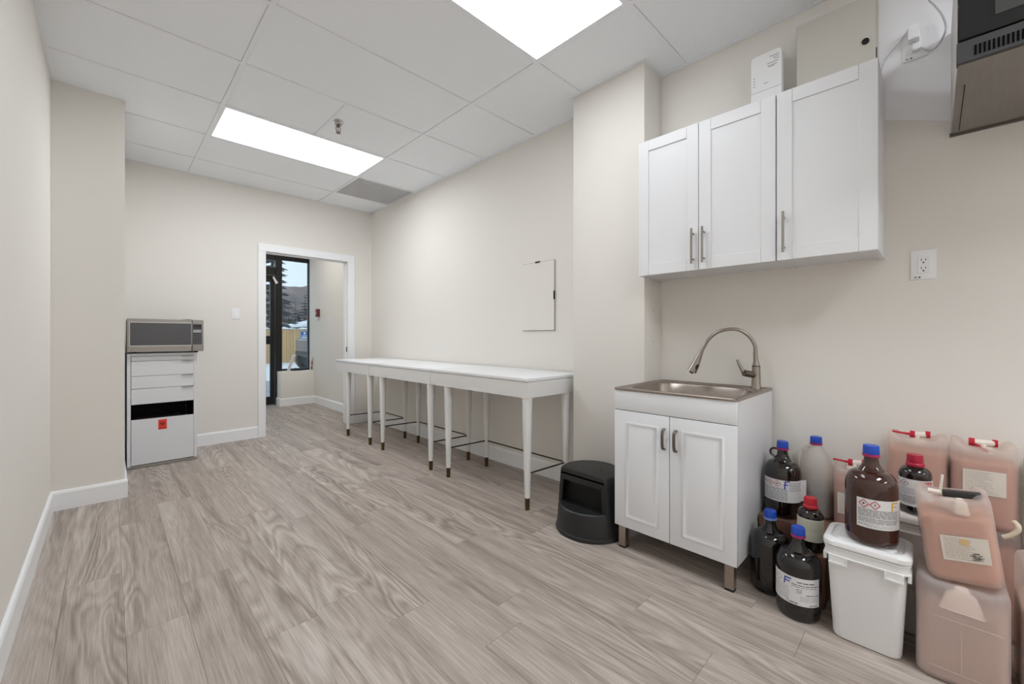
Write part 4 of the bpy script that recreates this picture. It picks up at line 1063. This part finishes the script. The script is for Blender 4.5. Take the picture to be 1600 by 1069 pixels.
# parked vehicle, of which the window shows a wheel
t = thing('parked_vehicle', 'grey parked vehicle with a dark wheel at the right edge of the entrance window', 'vehicle', (6.4, 15.05, -.12))
prof = [(4.55, .45), (4.55, .98), (4.62, 1.04), (5.75, 1.12), (6.15, 1.72), (8.2, 1.75), (8.3, 1.0), (8.28, .45), (8.0, .33), (4.75, .33)]
M_car = mat('car_paint', (108, 112, 120), .35, coat=.5)
MB().prism([(p, z) for p, z in prof], 'y', 14.22, 15.9).build('body', M_car, t, bevel=.05, seg=3)
MB().prism([(6.0, 1.16), (6.3, 1.62), (8.05, 1.64), (8.12, 1.16)], 'y', 14.205, 15.915).build('side_window', mat('car_glass', (40, 44, 50), .08), t)
for x in (4.94, 7.75):
    for y in (14.16, 15.74):
        w_ = MB(); n = 32
        w_.rings([[(x + r * math.cos(2 * PI * k / n), yy_, .27 + r * math.sin(2 * PI * k / n)) for k in range(n)] for yy_, r in ((y, .24), (y, .36), (y + .03, .39), (y + .20, .39), (y + .22, .36), (y + .22, .24))])
        o = w_.build('wheel', mat('tyre', (44, 46, 50), .7), t, smooth=True)
        r_ = MB(); r_.rings([[(x + r * math.cos(2 * PI * k / n), y - .004, .27 + r * math.sin(2 * PI * k / n)) for k in range(n)] for r in (.235, .20, .06, .01)], False, True)
        r_.build('rim', mat('rim_grey', (98, 104, 116), .4, .6), o)
bx('bumper', 4.525, 4.56, 14.3, 15.85, .45, .58, mat('bumper_black', (40, 41, 43), .6), t, .02)

t.location.x += .22

# hillside, snowy roof and trees
def hill():
    m = MB(); nx, ny = 60, 22; rows = []
    for j in range(ny + 1):
        y = 34 + 5.0 * j; row = []
        for i in range(nx + 1):
            x = -30 + 2.4 * i
            u = min(1, max(0, (y - 36) / 60)); s = u * u * (3 - 2 * u)
            hgt = (10.5 + .16 * (x - 18) * (1 if x < 45 else .3)) * s
            hgt += s * (1.0 * math.sin(x * .21 + y * .05) + .6 * math.sin(x * .5 + y * .31)) - .3
            row.append((x, y, hgt))
        rows.append(row)
    m.rings(rows, False, False, closed=False)
    return m
M_hill = bpy.data.materials.new('winter_hillside'); M_hill.use_nodes = True
nt = M_hill.node_tree; N = nt.nodes; L = nt.links; b = N['Principled BSDF']; b.inputs['Roughness'].default_value = .95
tc = N.new('ShaderNodeTexCoord'); mp = N.new('ShaderNodeMapping'); mp.inputs['Scale'].default_value = (1, .6, 1); L.new(tc.outputs['Object'], mp.inputs[0])
n1 = N.new('ShaderNodeTexNoise'); n1.inputs['Scale'].default_value = .16; n1.inputs['Detail'].default_value = 8; n1.inputs['Roughness'].default_value = .72; L.new(mp.outputs[0], n1.inputs['Vector'])
cr = N.new('ShaderNodeValToRGB'); L.new(n1.outputs[0], cr.inputs[0]); e = cr.color_ramp.elements
e[0].position = .36; e[0].color = lin((84, 88, 96)) + (1,); e[1].position = .66; e[1].color = lin((168, 146, 140)) + (1,)
q = e.new(.50); q.color = lin((128, 112, 112)) + (1,)
L.new(cr.outputs[0], b.inputs['Base Color'])
struct(hill().build('hillside', M_hill, smooth=True, angle=80))
t = thing('snowy_house', 'small house with a snow-covered roof behind the fence', 'house', (12.4, 30.7, -.12))
bx('wall', 9.3, 15.6, 28.5, 33, -.12, 1.78, mat('house_wall', (120, 120, 118), .8), t)
rf = MB().prism([(8.95, 1.86), (12.5, 2.75), (16.0, 1.86), (16.0, 1.74), (8.95, 1.74)], 'y', 28.2, 33.3).build('roof', M_snow, t)

M_leaf = mat('spruce_needles', (78, 88, 92), .9, vary=.2, vary_scale=12)
M_trunk = mat('spruce_trunk', (84, 74, 68), .9)
def conifer_mesh(h, n_tier, r0, seed, per=14):
    rd = random.Random(seed); m = MB()
    for i in range(n_tier):
        f = i / (n_tier - 1); z = h * (.12 + .86 * f); r = r0 * (1 - f) ** .85 + .04
        for k in range(per):
            a = 2 * PI * (k + rd.random()) / per; l = r * rd.uniform(.65, 1.1); w_ = l * .22
            c_, s_ = math.cos(a), math.sin(a); dz = -l * rd.uniform(.15, .4)
            p0 = (0, 0, z + .05 * h / n_tier); p1 = (c_ * l * .55 - s_ * w_, s_ * l * .55 + c_ * w_, z + dz * .35); p2 = (c_ * l, s_ * l, z + dz); p3 = (c_ * l * .55 + s_ * w_, s_ * l * .55 - c_ * w_, z + dz * .35)
            p4 = (c_ * l * .6, s_ * l * .6, z + dz * .4 - l * .14)
            m.add([p0, p1, p2, p3, p4], [(0, 1, 2), (0, 2, 3), (0, 4, 1), (4, 2, 1), (0, 3, 4), (4, 3, 2)])
    return m
def tree(label, loc, h, r, seed, n_tier=14, src=None, group='conifers on the hillside'):
    t = thing('conifer_tree', label, 'tree', loc, group=group)
    if src:
        for ch in src.children:
            c_ = ch.copy(); COL.objects.link(c_); c_.parent = t
        k = h / src['h']; t.scale = (k, k, k); t.rotation_euler = (0, 0, seed)
    else:
        t['h'] = h
        conifer_mesh(h, n_tier, r, seed).build('foliage', M_leaf, t, local=True)
        MB().lathe([(.03 * h * .6, 0), (.004 * h, h * .97)], 8).build('trunk', M_trunk, t, local=True)
    return t
tree('tall blue spruce beyond the fence, left side of the entrance window', (6.6, 26.0, -.2), 8.6, 1.55, 3, 22, group=None)
src = None
for k, (x, y, h) in enumerate([(10.2, 40, 3.6), (12.6, 44, 4.0), (15.0, 50, 4.4), (17.6, 55, 4.6), (13.8, 38, 3.0), (20.5, 62, 5.0), (24, 66, 5.2), (18.5, 46, 3.4), (22.4, 58, 4.4), (27.5, 72, 5.4), (8.8, 36, 3.0), (16.4, 62, 5.0)]):
    u = min(1, max(0, (y - 36) / 60)); s_ = u * u * (3 - 2 * u)
    z = (10.5 + .16 * (x - 18)) * s_ - .6
    o = tree('small dark conifer growing on the brown hillside outside', (x, y, z), h, h * .26, 11 + k, 12, src)
    if src is None: src = o

for o in COL.objects:
    if o.parent is not None and o.name.split('.')[0] in ('printed_text', 'stain', 'slot', 'vent_slots', 'symbol', 'print', 'printed_mark', 'egg_crate_core'): o['kind'] = 'stuff'
